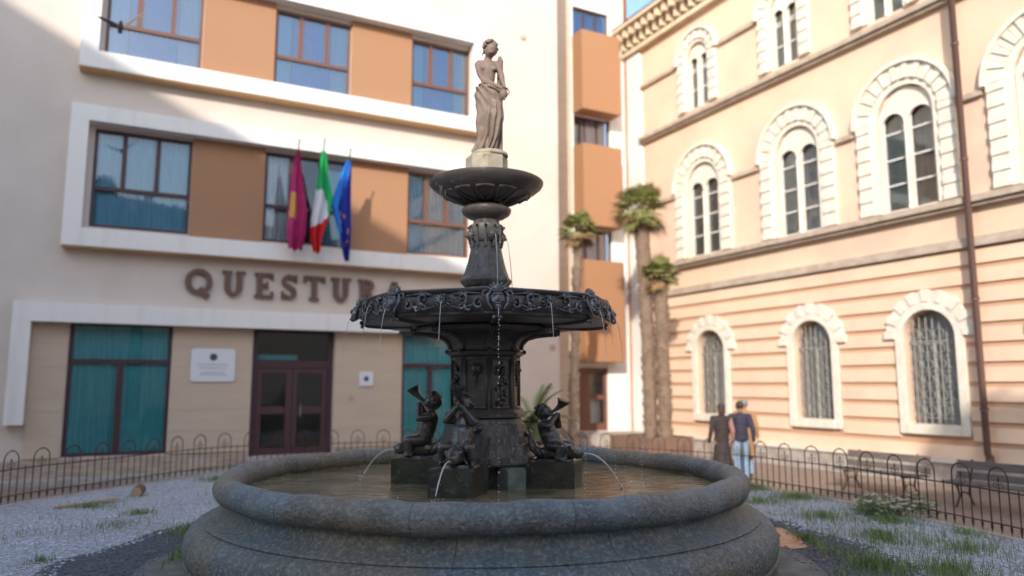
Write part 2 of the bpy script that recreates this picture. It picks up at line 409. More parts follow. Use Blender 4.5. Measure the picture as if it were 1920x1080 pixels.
def pebbles(name, m, count, rmin, rmax, smin, smax, label):
    v = []; f = []; n = 0; rnd = random.Random(5)
    while n < count:
        x = rnd.uniform(-7.6, 6); y = rnd.uniform(4.2, 15.8)
        if abs(x) > .78 * y + .3: continue
        if rnd.random() > min(1, (8.5 / y) ** 1.3): continue
        d = hypot(x - FC.x, y - FC.y)
        jit = .22 * noise.noise(Vector((x * 1.5, y * 1.5, 0)))
        if not (rmin + jit < d < rmax + jit) or not in_bed(x, y): continue
        if ((x - 3.0) / .24) ** 2 + ((y - 8.65) / .62) ** 2 < 1: continue
        n += 1; s = rnd.uniform(smin, smax); a = rnd.uniform(0, pi); c, q = cos(a) * s, sin(a) * s; h = s * rnd.uniform(.22, .5); e = rnd.uniform(.6, 1)
        i = len(v); t1 = rnd.uniform(-.3, .3) * s
        v += [(x + c, y + q, .004 + h * .4), (x - q * e, y + c * e, .004 + h * .3), (x - c, y - q, .004 + h * .35), (x + q * e, y - c * e, .004 + h * .4), (x + t1, y + t1, .004 + h), (x, y, -.01)]
        f += [(i, i + 1, i + 4), (i + 1, i + 2, i + 4), (i + 2, i + 3, i + 4), (i + 3, i, i + 4), (i + 1, i, i + 5), (i + 2, i + 1, i + 5), (i + 3, i + 2, i + 5), (i, i + 3, i + 5)]
    o = pydata(name, v, f, m); tag(o, label, 'gravel', kind='stuff')
M['peb_pale'] = mat('pale_pebbles', (.62, .62, .66), .85, (.36, .36, .40), 35, ndet=2, col3=(.36, .345, .33), n3=.9, p3=(.5, .68))
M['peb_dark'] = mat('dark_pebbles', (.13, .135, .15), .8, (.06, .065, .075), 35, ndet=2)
pebbles('pale_gravel', M['peb_pale'], 42000, 3.95, 9, .012, .026, 'pale grey crushed stone covering the outer garden bed')
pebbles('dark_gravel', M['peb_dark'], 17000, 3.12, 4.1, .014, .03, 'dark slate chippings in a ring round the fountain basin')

# grass
def grass(name, patches, label, seed=3, hmul=1):
    v = []; f = []; rnd = random.Random(seed)
    for (cx, cy, rx, ry, n, h) in patches:
        for _ in range(int(n * .62)):
            a = rnd.uniform(0, 2 * pi); r = abs(rnd.gauss(0, .55)); x = cx + rx * r * cos(a); y = cy + ry * r * sin(a)
            if hypot(x - FC.x, y - FC.y) < 2.86 or not in_bed(x, y): continue
            hh = h * rnd.uniform(.4, 1.25) * hmul; az = rnd.uniform(0, 2 * pi); ln = rnd.uniform(.1, .7) * hh; wd = rnd.uniform(.002, .0045)
            dx, dy = cos(az) * ln, sin(az) * ln; wx, wy = -sin(az) * wd, cos(az) * wd; i = len(v)
            v += [(x - wx, y - wy, 0), (x + wx, y + wy, 0), (x + dx * .4 + wx * .8, y + dy * .4 + wy * .8, hh * .6), (x + dx * .4 - wx * .8, y + dy * .4 - wy * .8, hh * .6), (x + dx, y + dy, hh)]
            f += [(i, i + 1, i + 2, i + 3), (i + 3, i + 2, i + 4)]
    tag(pydata(name, v, f, M['grass']), label, 'grass', kind='stuff')
gp = [(-3.75, 9.0, .35, .5, 900, .09), (-3.55, 9.7, .3, .5, 500, .07), (-4.95, 10.2, .3, .25, 420, .08), (-3.25, 7.7, .14, .35, 650, .10), (-5.35, 7.55, .15, .12, 160, .07), (-4.55, 7.5, .14, .12, 200, .07),
      (-5.9, 10.7, .5, .25, 420, .10), (-5.3, 13.7, .5, .35, 600, .10), (-4.8, 9.3, .9, .8, 260, .09), (-4.3, 11.5, .9, 1, 320, .09), (-5.6, 8.8, 1.3, 1.5, 240, .09), (-4.2, 12.9, .8, .5, 300, .09),
      (3.9, 12.6, .7, .35, 2600, .09), (4.3, 11.6, .5, .45, 1500, .09), (3.6, 11.2, .6, .5, 900, .09), (4.0, 9.9, .7, .8, 1100, .10), (4.9, 10.4, .4, .4, 1800, .11), (4.75, 9.6, .5, .4, 900, .09),
      (4.1, 8.6, .8, .8, 1500, .11), (3.4, 7.3, .35, .7, 1500, .11), (2.95, 6.5, .25, .5, 1100, .10), (4.7, 8.0, .8, .7, 900, .11), (3.95, 7.0, .5, .6, 1300, .13), (4.8, 7.0, .6, .5, 500, .09), (3.25, 8.5, .12, .8, 600, .08),
      (5.2, 8.8, .35, .6, 400, .09), (-2.9, 5.9, .2, .4, 300, .08)]
grass('grass', gp, 'thin green grass and weeds sprouting through the gravel')

# ------------------------------------------------------------------ garden fence
fence = thing('garden_fence', (0, 0, 0), 0, 'low rusty iron hoop-topped fence curving round the gravel bed', 'fence')
HS = .265                                            # four pickets spaced over 0.53 m
pts = resample(FP, .53 / 4)
def F3(p, z): return (p.x, p.y, z)
bm = B(); tube(bm, [F3(p, .50) for p in FP], .010, 6); obj('top_rail', bm, M['fence'], fence, True)
bm = B(); tube(bm, [F3(p, .13) for p in FP], .009, 6); obj('bottom_rail', bm, M['fence'], fence, True)
def spike(bm, p):
    tube(bm, [F3(p, .13), F3(p, .10), F3(p, .075), F3(p, .015)], [.008, .017, .013, .002], 5)
    ball(bm, F3(p, .13), .014, 1); ball(bm, F3(p, .50), .015, 1)
for i in range(0, len(pts) - 3, 4):
    a, c, b, m_ = pts[i], pts[i + 1], pts[i + 2], pts[i + 3]
    mid = (a + b) / 2; half = (b - a).length / 2; d = (b - a).normalized()
    bm = B(); path = [F3(a, .015 + .06)] + [F3(a, z) for z in (.2, .5)]
    for k in range(0, 11):
        th = pi - pi * k / 10; q = mid + d * cos(th) * half; path.append(F3(q, .63 + sin(th) * half))
    path += [F3(b, z) for z in (.5, .2, .075)]
    tube(bm, path, .0085, 6); spike(bm, a); spike(bm, b); ball(bm, F3(mid, .63 + half), .016, 1)
    hp = obj('hoop', bm, M['fence'], fence, True)
    bm = B()
    for sgn in (-1, 1):
        pp = []
        for k in range(13):
            t = k / 12; ang = -pi / 2 + t * 1.75 * pi; r = .034 * (1 - .6 * t)
            pp.append(F3(mid + d * sgn * (.04 + r * cos(ang)), .565 + r * sin(ang)))
        tube(bm, pp, .0045, 5); tube(bm, [F3(mid, .53), F3(mid + d * sgn * .04, .531)], .0045, 5)
    tube(bm, [F3(mid, .50), F3(mid, .60), F3(mid, .625), F3(mid, .66)], [.006, .006, .013, .001], 5)
    obj('scroll', bm, M['fence'], hp, True)
    for q in (mid, m_):
        bm = B(); tube(bm, [F3(q, .08), F3(q, .50)], .0075, 6); spike(bm, q); tube(bm, [F3(q, .5), F3(q, .535)], [.012, .004], 5)
        obj('picket', bm, M['fence'], fence, True)

# ------------------------------------------------------------------ wall builder (local: x along, y inwards, z up)
def wall(bm, x0, x1, z0, z1, holes, y=0, depth=.3, back=True, mi=0):
    """holes: (x0,x1,z0,z1) rect or (cx,r,z0,spring,'arch')"""
    rects = []; arches = []
    for h in holes:
        if len(h) == 5: cx, r, a, s, _ = h; rects.append((cx - r, cx + r, a, s + r)); arches.append((cx, r, a, s))
        else: rects.append(h)
    xs = sorted({x0, x1, *[v for r in rects for v in r[:2] if x0 < v < x1]}); zs = sorted({z0, z1, *[v for r in rects for v in r[2:4] if z0 < v < z1]})
    def inh(x, z): return any(r[0] < x < r[1] and r[2] < z < r[3] for r in rects)
    for i in range(len(xs) - 1):
        for j in range(len(zs) - 1):
            if inh((xs[i] + xs[i + 1]) / 2, (zs[j] + zs[j + 1]) / 2): continue
            quad(bm, [(xs[i], y, zs[j]), (xs[i + 1], y, zs[j]), (xs[i + 1], y, zs[j + 1]), (xs[i], y, zs[j + 1])], mi)
            if back: quad(bm, [(xs[i], y + depth, zs[j]), (xs[i], y + depth, zs[j + 1]), (xs[i + 1], y + depth, zs[j + 1]), (xs[i + 1], y + depth, zs[j])], mi)
    for h in holes:
        if len(h) == 5:
            cx, r, a, s, _ = h; n = 16; P = [(cx - r * cos(pi * k / n), s + r * sin(pi * k / n)) for k in range(n + 1)]; top = s + r
            for (ax, az), (bx, bz) in zip(P, P[1:]):
                quad(bm, [(ax, y, az), (bx, y, bz), (bx, y, top), (ax, y, top)], mi) if max(az, bz) < top - 1e-6 or True else None
                if back: quad(bm, [(ax, y + depth, az), (ax, y + depth, top), (bx, y + depth, top), (bx, y + depth, bz)], mi)
                quad(bm, [(ax, y, az), (ax, y + depth, az), (bx, y + depth, bz), (bx, y, bz)], mi)
            X0, X1, Z0, Z1 = cx - r, cx + r, a, s
        else: X0, X1, Z0, Z1 = h; quad(bm, [(X0, y, Z1), (X1, y, Z1), (X1, y + depth, Z1), (X0, y + depth, Z1)], mi)
        quad(bm, [(X0, y, Z0), (X0, y, Z1), (X0, y + depth, Z1), (X0, y + depth, Z0)], mi)
        quad(bm, [(X1, y, Z0), (X1, y + depth, Z0), (X1, y + depth, Z1), (X1, y, Z1)], mi)
        quad(bm, [(X0, y, Z0), (X0, y + depth, Z0), (X1, y + depth, Z0), (X1, y, Z0)], mi)

def pleats(bm, x0, x1, z0, z1, y, amp=.03, pitch=.11, mi=0):
    n = max(6, int((x1 - x0) / pitch * 6)); ph = random.random() * 6
    pts = [(x0 + (x1 - x0) * k / n, y + amp * sin(ph + 2 * pi * (x1 - x0) * k / n / pitch + .8 * sin(3.1 * k / n * (x1 - x0)))) for k in range(n + 1)]
    vb = [bm.verts.new((x, yy, z0)) for x, yy in pts]; vt = [bm.verts.new((x, yy, z1)) for x, yy in pts]
    for i in range(n): bm.faces.new((vb[i], vb[i + 1], vt[i + 1], vt[i])).material_index = mi

def ringseg(bm, cx, cz, r0, r1, a0, a1, y0, y1, n=8, mi=0):
    rows = []
    for k in range(n + 1):
        th = a0 + (a1 - a0) * k / n; c, s = cos(th), sin(th)
        rows.append([bm.verts.new((cx + r * c, yy, cz + r * s)) for r, yy in ((r0, y0), (r1, y0), (r1, y1), (r0, y1))])
    for a, b in zip(rows, rows[1:]):
        for k in range(4): bm.faces.new((a[k], a[(k + 1) % 4], b[(k + 1) % 4], b[k])).material_index = mi
    bm.faces.new(rows[0]).material_index = mi; bm.faces.new(rows[-1][::-1]).material_index = mi
def fin(bm): bmesh.ops.recalc_face_normals(bm, faces=bm.faces[:]); return bm

# ------------------------------------------------------------------ modern police building
mb = thing('modern_office_building', (-10.2, 16.0, 0), A, 'cream rendered modern building with terracotta panels between its windows, flags on its front', 'building')
T0, T1, ZT = -16.0, 13.05, 17.5
W2 = [(.88, 2.95), (4.66, 6.62), (8.33, 10.1)]; W1 = [(.82, 2.87), (4.55, 6.70), (8.28, 10.1)]; W0 = [(.62, 2.67), (4.45, 6.42), (8.22, 9.85)]
Z2 = (9.3, 11.32); Z1 = (5.22, 7.5); Z0 = (.16, 3.08)
holes = [(a, b, *Z2) for a, b in W2] + [(a, b, *Z1) for a, b in W1] + [(W0[0][0], W0[0][1], *Z0), (W0[1][0], W0[1][1], .02, 3.08), (W0[2][0], W0[2][1], *Z0)]
bm = B(); wall(bm, T0, T1, PZ, ZT, holes)
box(bm, T1 - .3, T1, .301, 12, PZ, ZT); box(bm, T0, T0 + .3, .301, 12, PZ, ZT); box(bm, T0 + .3, T1 - .3, 11.7, 12, PZ, ZT)
obj('wall', fin(bm), M['cream'], mb)
bm = B(); box(bm, T0 - .2, T1 + .12, -.25, 12.2, ZT, ZT + .3); obj('roof', bm, M['pale'], mb)
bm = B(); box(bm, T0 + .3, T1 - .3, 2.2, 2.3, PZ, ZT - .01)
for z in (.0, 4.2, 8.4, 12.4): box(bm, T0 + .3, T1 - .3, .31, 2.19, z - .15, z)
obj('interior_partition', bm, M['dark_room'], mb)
def frame_band(z0, z1, x0, x1, th, d=.36, bottom=True, leg=None):
    bm = B()
    lz = leg if leg is not None else z0
    box(bm, x0, x1, -d, -.002, z1 - th[0], z1)
    if bottom: box(bm, x0, x1, -d, -.002, z0, z0 + th[1])
    zb = z0 + th[1] if bottom else lz
    box(bm, x0, x0 + th[2], -d + .003, -.002, zb, z1 - th[0]); box(bm, x1 - th[2], x1, -d + .003, -.002, zb, z1 - th[0])
    obj('window_band_frame', bm, M['pale'], mb)
    if bottom: bm = B(); box(bm, x0 + .02, x1 - .02, -d + .03, -.01, z0 - .03, z0 - .002); obj('soffit_bounce_slab', bm, M['bounce_tint'], mb)  # thin slab coloured like warm bounced light under the frame
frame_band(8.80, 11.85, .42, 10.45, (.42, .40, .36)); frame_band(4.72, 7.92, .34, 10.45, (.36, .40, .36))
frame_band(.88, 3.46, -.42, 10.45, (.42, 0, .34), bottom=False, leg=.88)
for band, zz in (((2.96, 4.65), Z2), ((6.63, 8.32), Z2), ((2.88, 4.54), Z1), ((6.71, 8.27), Z1)):
    bm = B(); box(bm, band[0], band[1], -.06, -.002, zz[0] - .08, zz[1] + .10); obj('facing_panel', bm, M['panel'], mb)
# recessed travertine cladding of the ground floor
bm = B()
for a, b in ((-.07, .60), (2.69, 4.43), (6.44, 8.20), (9.87, 10.1)):
    bm = B()
    for k in range(6):
        zz0 = .16 + k * .485; zz1 = min(zz0 + .481, 3.03)
        box(bm, a, b, -.045, -.002, zz0, zz1)
    obj('stone_cladding', bm, M['travertine'], mb)
for a, b in ((-.5, 4.40), (6.5, 10.6)): bm = B(); box(bm, a, b, -.10, -.003, PZ, .13); obj('plinth', bm, M['travertine_dark'], mb)
def win_mod(x0, x1, z0, z1, fm, layout, backs, gl, y=.06):
    bm = B(); w_ = .07
    box(bm, x0, x1, y, y + .08, z0, z0 + w_); box(bm, x0, x1, y, y + .08, z1 - w_, z1)
    box(bm, x0, x0 + w_, y, y + .08, z0 + w_, z1 - w_); box(bm, x1 - w_, x1, y, y + .08, z0 + w_, z1 - w_)
    tz, mull = layout
    box(bm, x0 + w_, x1 - w_, y - .012, y + .07, tz - .04, tz + .05)
    for (mx_, ww, up) in mull:
        if up == 'u': box(bm, mx_ - ww, mx_ + ww, y - .01, y + .068, tz + .051, z1 - w_)
        elif up == 'd': box(bm, mx_ - ww, mx_ + ww, y - .01, y + .068, z0 + w_, tz - .041)
    wo = obj('window', bm, fm, mb)
    bm = B(); quad(bm, [(x0 + w_, y + .04, z0 + w_), (x1 - w_, y + .04, z0 + w_), (x1 - w_, y + .04, z1 - w_), (x0 + w_, y + .04, z1 - w_)]); obj('pane', bm, gl, wo)
    for (a, b, za, zb, m_) in backs:
        bm = B(); pleats(bm, x0 + (x1 - x0) * a, x0 + (x1 - x0) * b, z0 + (z1 - z0) * za, z0 + (z1 - z0) * zb, y + .12 + random.random() * .02, mi=0); obj('curtain', bm, m_, wo)
    return wo
for i, (a, b) in enumerate(W1):
    tz = 6.13
    f = (b - a) / 2.05
    win_mod(a, b, *Z1, M['wframe'] if i < 1 else M['wframe_sunlit_brown'] if i == 2 else M['wframe'], (tz, [(a + .62 * f, .05, 'u'), (a + 1.32 * f, .05, 'u')]),
            [(.0, 1.0, 0, 1, M['curtain_and_sky_blue'])] if i == 0 else [(0, .45, 0, 1, M['white_blind']), (.62, 1, 0, .9, M['curtain_and_sky_blue'])] if i == 1 else [(0, .3, 0, 1, M['curtain_and_sky_blue']), (.28, 1, 0, 1, M['white_blind'])], M['glass'])
for i, (a, b) in enumerate(W2):
    tz = 10.06; f = (b - a) / 2.0
    win_mod(a, b, *Z2, M['wframe_sunlit_brown'], (tz, [(a + .66 * f, .06, 'u'), (a + 1.36 * f, .05, 'u')]),
            [(.0, .22, 0, 1, M['curtain_and_sky_blue']), (.24, .74, 0, 1, M['sky_reflection_blue']), (.75, 1, 0, 1, M['white_blind'])], M['glass_hi'])  # middle sheet is the painted blue sky reflection
win_mod(*W0[0], *Z0, M['wframe'], (2.22, [((W0[0][0] + W0[0][1]) / 2, .07, 'd')]), [(0, 1, 0, 1, M['teal'])], M['glass'], y=.05)
win_mod(*W0[2], *Z0, M['wframe'], (2.22, [((W0[2][0] + W0[2][1]) / 2, .06, 'd')]), [(0, 1, 0, 1, M['teal'])], M['glass'], y=.05)
# entrance door
a, b = W0[1]; bm = B()
box(bm, a, a + .13, .1, .2, .02, 3.08); box(bm, b - .13, b, .1, .2, .02, 3.08); box(bm, a + .13, b - .13, .1, .2, 2.98, 3.08); box(bm, a + .13, b - .13, .09, .2, 2.12, 2.30)
dr = obj('entrance_door', bm, M['wframe'], mb)
bm = B(); mid = (a + b) / 2
for s0, s1 in ((a + .14, mid - .005), (mid + .005, b - .14)):
    for z0_, z1_ in ((.03, .20), (1.0, 1.18), (2.0, 2.115)): box(bm, s0, s1, .12, .17, z0_, z1_)
    box(bm, s0, s0 + .12, .12, .17, .2, 1.0); box(bm, s1 - .12, s1, .12, .17, .2, 1.0); box(bm, s0, s0 + .12, .12, .17, 1.18, 2.0); box(bm, s1 - .12, s1, .12, .17, 1.18, 2.0)
box(bm, mid - .16, mid - .006, .10, .18, .2, 2.0); box(bm, mid + .006, mid + .12, .10, .18, .2, 2.0)
obj('door_leaf', bm, M['door_leaf'], dr)
bm = B(); quad(bm, [(a + .13, .15, .03), (b - .13, .15, .03), (b - .13, .15, 3.0), (a + .13, .15, 3.0)]); obj('pane', bm, M['glass'], dr)
bm = B(); tube(bm, [(mid + .2, .09, .9), (mid + .2, .05, .93), (mid + .2, .05, 1.25), (mid + .2, .09, 1.28)], .012, 6); obj('handle', bm, M['steel'], dr)
bm = B(); box(bm, a + .25, b - .75, .8, .82, 2.34, 2.46, 0); obj('blind_box', bm, M['teal'], dr)
bm = B(); box(bm, 4.2, 6.7, -1.15, -.11, PZ, -.15); box(bm, 4.35, 6.55, -.75, -.11, -.149, .02); obj('doorstep', bm, M['kerbstone'], mb)
bm = B(); box(bm, 2.95, 3.75, -.115, -.102, -.22, .05); obj('basement_grating', bm, M['string'], mb)
for a, b in ((-6, 4.1), (6.8, 12.5)): bm = B(); box(bm, a, b, -.62, -.104, PZ, -.25); obj('footing_ledge', bm, M['kerbstone'], mb)
for (t_, z_) in ((11.84, 12.14), (12.8, 2.81)):
    bm = B(); tube(bm, [(t_, .0, z_), (t_, -.05, z_)], .085, 16); tube(bm, [(t_, -.05, z_), (t_, -.055, z_)], .06, 12); obj('wall_vent', bm, M['string'], mb)

# rear stair wing with projecting bays (part of the same complex, standing behind)
wg = thing('stair_wing_building', (-10.2, 16.0, 0), A, 'narrow white wing with stacked terracotta bays and a glazed door, behind the cream building', 'building')
bays = [(2.45, 5.78), (6.95, 9.72), (10.92, 13.72)]
wh = [(14.88, 16.38, 5.80, 6.93), (14.88, 16.38, 9.74, 10.90), (14.88, 16.38, 13.76, 14.85), (14.97, 16.13, .2, 2.27)]
bm = B(); wall(bm, 12.0, 17.22, PZ, 16.3, wh, y=2.0, depth=.25); box(bm, 12, 17.22, 6, 6.2, PZ, 16.3); obj('wall', fin(bm), M['pale'], wg)
bm = B(); box(bm, 12, 17.3, 1.7, 6.3, 16.3, 16.55); obj('roof', bm, M['pale'], wg)
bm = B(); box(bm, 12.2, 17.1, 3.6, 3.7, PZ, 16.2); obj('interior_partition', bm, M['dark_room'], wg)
for z0_, z1_ in bays:
    bm = B(); box(bm, 14.85, 16.42, 1.38, 1.998, z0_, z1_); obj('bay_panel', bm, M['panel'], wg)
bm = B(); box(bm, 13.2, 14.70, 1.9, 1.996, PZ, 16.28); obj('tan_strip', bm, M['travertine'], wg)
for k, (x0, x1, z0_, z1_) in enumerate(wh[:3]):
    bm = B(); y = 2.1
    box(bm, x0, x1, y, y + .06, z0_, z0_ + .06); box(bm, x0, x1, y, y + .06, z1_ - .06, z1_)
    for xx in (x0, x0 + .48, x0 + .98, x1 - .06): box(bm, xx, xx + .06, y - .003, y + .058, z0_ + .06, z1_ - .06)
    wo = obj('window', bm, M['wframe'], wg)
    bm = B(); quad(bm, [(x0, y + .03, z0_), (x1, y + .03, z0_), (x1, y + .03, z1_), (x0, y + .03, z1_)]); obj('pane', bm, M['glass_hi'], wo)
    bm = B(); pleats(bm, x0 + (.0 if k == 2 else .45), x1, z0_, z1_, y + .2); obj('curtain', bm, M['sky_reflection_blue'] if k == 2 else M['white_blind'], wo)  # topmost sheet carries the painted sky reflection
bm = B(); box(bm, 14.97, 15.47, 2.08, 2.15, .2, 2.27); box(bm, 15.47, 16.13, 2.08, 2.15, 2.12, 2.27); box(bm, 15.47, 16.13, 2.08, 2.15, .2, .45); box(bm, 16.0, 16.13, 2.08, 2.15, .45, 2.12); box(bm, 15.47, 16.0, 2.083, 2.147, 1.22, 1.38)
dr = obj('door', bm, M['wframe_sunlit_brown'], wg)
bm = B(); quad(bm, [(15.47, 2.12, .45), (16.0, 2.12, .45), (16.0, 2.12, 2.12), (15.47, 2.12, 2.12)]); obj('pane', bm, M['glass'], dr)
bm = B(); quad(bm, [(15.47, 2.3, .45), (16.0, 2.3, .45), (16.0, 2.3, 1.22), (15.47, 2.3, 1.22)]); obj('blind', bm, M['white_blind'], dr)
bm = B(); tube(bm, [(17.05, 1.9, PZ), (17.05, 1.9, 15.7)], .07, 10); obj('drainpipe', bm, M['panel'], wg, True)
bm = B(); box(bm, 14.6, 17.0, .9, 1.99, PZ, .18); box(bm, 13.1, 14.55, .6, 1.99, PZ, .05); obj('doorstep', bm, M['kerbstone'], wg)

# lettering over the entrance
sign = thing('lettering_sign', (-10.2, 16.0, 0), A, 'dark slab-serif letters reading QUESTURA across the cream wall above the entrance', 'sign')
def letter(ch, x, z, wd, h):
    bm = B(); y0, y1 = -.10, -.02; st = .14 * h / .66; sf = .075 * h / .66
    def R(a, b, c, d): box(bm, x + a * wd, x + b * wd, y0, y1, z + c * h, z + d * h)
    def seg(p, q, t=st * .5):
        P = Vector((x + p[0] * wd, (y0 + y1) / 2, z + p[1] * h)); Q = Vector((x + q[0] * wd, (y0 + y1) / 2, z + q[1] * h)); d = Q - P
        obox(bm, (P + Q) / 2, (d.length / 2, t, (y1 - y0) / 2 - .001), d, d.cross(Vector((0, 1, 0))), (0, 1, 0))
    def arc(cx, cz, rx, rz, a0, a1, n=14, t=st):
        rows = []
        for k in range(n + 1):
            th = radians(a0 + (a1 - a0) * k / n); c, s = cos(th), sin(th)
            rows.append([bm.verts.new(v) for v in ((x + cx * wd + (rx * wd) * c, y0, z + cz * h + rz * h * s), (x + cx * wd + (rx * wd - t) * c, y0, z + cz * h + (rz * h - t * .8) * s),
                                                   (x + cx * wd + (rx * wd - t) * c, y1, z + cz * h + (rz * h - t * .8) * s), (x + cx * wd + (rx * wd) * c, y1, z + cz * h + rz * h * s))])
        for A_, B_ in zip(rows, rows[1:]):
            for k in range(4): bm.faces.new((A_[k], A_[(k + 1) % 4], B_[(k + 1) % 4], B_[k]))
        bm.faces.new(rows[0]); bm.faces.new(rows[-1][::-1])
    sw = st / wd; sz = sf / h
    if ch == 'Q': arc(.5, .5, .5, .5, 0, 360, 28); seg((.52, .26), (.86, -.10))
    if ch == 'U': R(.1, .1 + sw, .38, 1 - sz); R(.9 - sw, .9, .38, 1 - sz); arc(.5, .4, .4, .4, 180, 360); R(-.02, .42, 1 - sz, 1); R(.60, 1.02, 1 - sz, 1)
    if ch == 'E': R(.1, .1 + sw, sz, 1 - sz); R(0, 1, 0, sz * 1.1); R(0, .98, 1 - sz * 1.1, 1); R(.1 + sw, .7, .46, .46 + sz); R(.87, 1, sz, .28); R(.85, .98, .74, 1 - sz); R(.6, .7, .36, .66)
    if ch == 'S': arc(.5, .73, .45, .27, 20, 250, 14, st * .85); arc(.5, .27, .45, .27, -160, 70, 14, st * .85); seg((.2, .62), (.8, .38), st * .42); R(.82, .95, .68, 1); R(.05, .18, 0, .32)
    if ch == 'T': R(.5 - sw / 2, .5 + sw / 2, sz, 1 - sz); R(0, 1, 1 - sz * 1.1, 1); R(0, .12, .72, 1 - sz); R(.88, 1, .72, 1 - sz); R(.28, .72, 0, sz)
    if ch == 'R': R(.1, .1 + sw, sz, 1 - sz); R(-.02, .42, 0, sz); R(-.02, .45, 1 - sz, 1); arc(.45, .74, .45, .26, -90, 90); R(.1 + sw, .46, .48, .48 + sz); seg((.48, .5), (.85, .04)); R(.7, 1.05, 0, sz)
    if ch == 'A': seg((.48, .96), (.14, .04), st * .35); seg((.52, .96), (.86, .04), st * .55); R(.3, .7, .28, .28 + sz); R(-.04, .32, 0, sz); R(.62, 1.06, 0, sz)
    bmesh.ops.recalc_face_normals(bm, faces=bm.faces[:]); obj('letter', bm, M['letter'], sign)
for ch, x0, x1 in (('Q', 2.86, 3.46), ('U', 3.68, 4.18), ('E', 4.42, 4.86), ('S', 5.03, 5.44), ('T', 5.58, 6.12), ('U', 6.28, 6.76), ('R', 6.98, 7.44), ('A', 7.66, 8.2)):
    letter(ch, x0, 3.80, x1 - x0, .62)

def plaque(name, x0, x1, z0, z1, label, big):
    t = thing(name, (-10.2, 16.0, 0), A, label, 'sign')
    bm = B(); r = .08 if big else .03; y0, y1 = -.085, -.05; P = []
    for (cx, cz, a0) in ((x1 - r, z1 - r, 0), (x0 + r, z1 - r, 90), (x0 + r, z0 + r, 180), (x1 - r, z0 + r, 270)):
        for k in range(5): th = radians(a0 + 22.5 * k); P.append((cx + r * cos(th), cz + r * sin(th)))
    f = [bm.verts.new((x, y0, z)) for x, z in P]; g = [bm.verts.new((x, y1, z)) for x, z in P]; bm.faces.new(f); bm.faces.new(g[::-1])
    for i in range(len(P)): bm.faces.new((f[i], f[(i + 1) % len(P)], g[(i + 1) % len(P)], g[i]))
    obj('board', fin(bm), M['plaque'], t)
    cx = (x0 + x1) / 2; cz = z1 - (z1 - z0) * (.26 if big else .5); R_ = .10 if big else .075
    bm = B(); pts_ = []
    for k in range(16): th = pi / 2 + k * pi / 8; rr = R_ * (1 if k % 2 == 0 else .72); pts_.append((cx + rr * cos(th), cz + rr * sin(th)))
    a_ = [bm.verts.new((x, y0 - .004, z)) for x, z in pts_]; bm.faces.new(a_); obj('emblem', bm, M['emblem'], t)
    if big:
        bm = B(); rnd = random.Random(2)
        for zr, half in ((.50, .34), (.40, .30), (.27, .24), (.2, .28)):
            x = cx - half
            while x < cx + half:
                w_ = rnd.uniform(.02, .06); zc = z0 + (z1 - z0) * zr; quad(bm, [(x, y0 - .003, zc), (x + w_, y0 - .003, zc), (x + w_, y0 - .003, zc + .022), (x, y0 - .003, zc + .022)]); x += w_ + .016
        obj('engraved_text', bm, M['plaque_ink'], t)
plaque('wall_plaque', 3.08, 4.05, 1.78, 2.55, 'large white rounded plaque with a dark round crest, left of the entrance door', True)
plaque('wall_plaque', 7.06, 7.42, 1.68, 2.04, 'small white square plaque with a dark emblem, right of the entrance door', False)
t = thing('door_intercom', (-10.2, 16.0, 0), A, 'small round metal intercom on the stone cladding right of the entrance', 'intercom')
bm = B(); tube(bm, [(6.86, -.05, 1.39), (6.86, -.075, 1.39)], .055, 16); obj('body', bm, M['string'], t)

# ------------------------------------------------------------------ flags
def flag(name, label, tip, top, segs, lean, seed, cols):
    """tip: (t, n, z) in facade frame; segs rows (z, xl, xr) of the hanging cloth; cols(u, v)->index"""
    t = thing(name, (-10.2, 16.0, 0), A, label, 'flag', 'flags hanging on poles from the facade')
    bm = B(); tube(bm, [(tip[0], -.30, 5.05), (tip[0], -tip[1], tip[2])], .018, 6); ball(bm, (tip[0], -tip[1], tip[2] + .02), .035, 1); obj('pole', bm, M['steel'], t, True)
    bm = B(); nr, nc = 30, 18; G_ = []; rnd = random.Random(seed); ph = rnd.random() * 6
    for i in range(nr + 1):
        f_ = i / nr * (len(segs) - 1); k = min(int(f_), len(segs) - 2); q = f_ - k
        z, xl, xr = [segs[k][j] * (1 - q) + segs[k + 1][j] * q for j in range(3)]; row = []
        for j in range(nc + 1):
            u = j / nc; y = -tip[1] + .12 + i / nr * .32 + .09 * sin(u * 13 + ph + i * .05) * min(1, .25 + i / nr) + .03 * sin(u * 29 + i * .2)
            row.append(bm.verts.new((xl + (xr - xl) * (u + .03 * sin(u * 19 + i * .1)), y, z + .02 * sin(u * 9 + ph))))
        G_.append(row)
    for i in range(nr):
        for j in range(nc):
            bm.faces.new((G_[i][j], G_[i][j + 1], G_[i + 1][j + 1], G_[i + 1][j])).material_index = cols((j + .5) / nc, (i + .5) / nr)
    mats = segm[seed]
    obj('flag_cloth', bm, mats, t, True)
segm = {1: [M['magenta'], M['gold']], 2: [M['green'], M['white'], M['red']], 3: [M['blue'], M['blue2'], M['gold'], M['white']]}
flag('hanging_flag', 'magenta flag with a gold crest, leftmost of the three on the facade', (5.12, 1.25, 7.50), 7.3,
     [(7.25, 5.07, 5.17), (6.6, 5.0, 5.28), (5.9, 4.98, 5.42), (5.3, 4.97, 5.42), (4.92, 5.05, 5.36)], 0, 1, lambda u, v: 1 if .08 < u < .42 and .38 < v < .6 else 0)
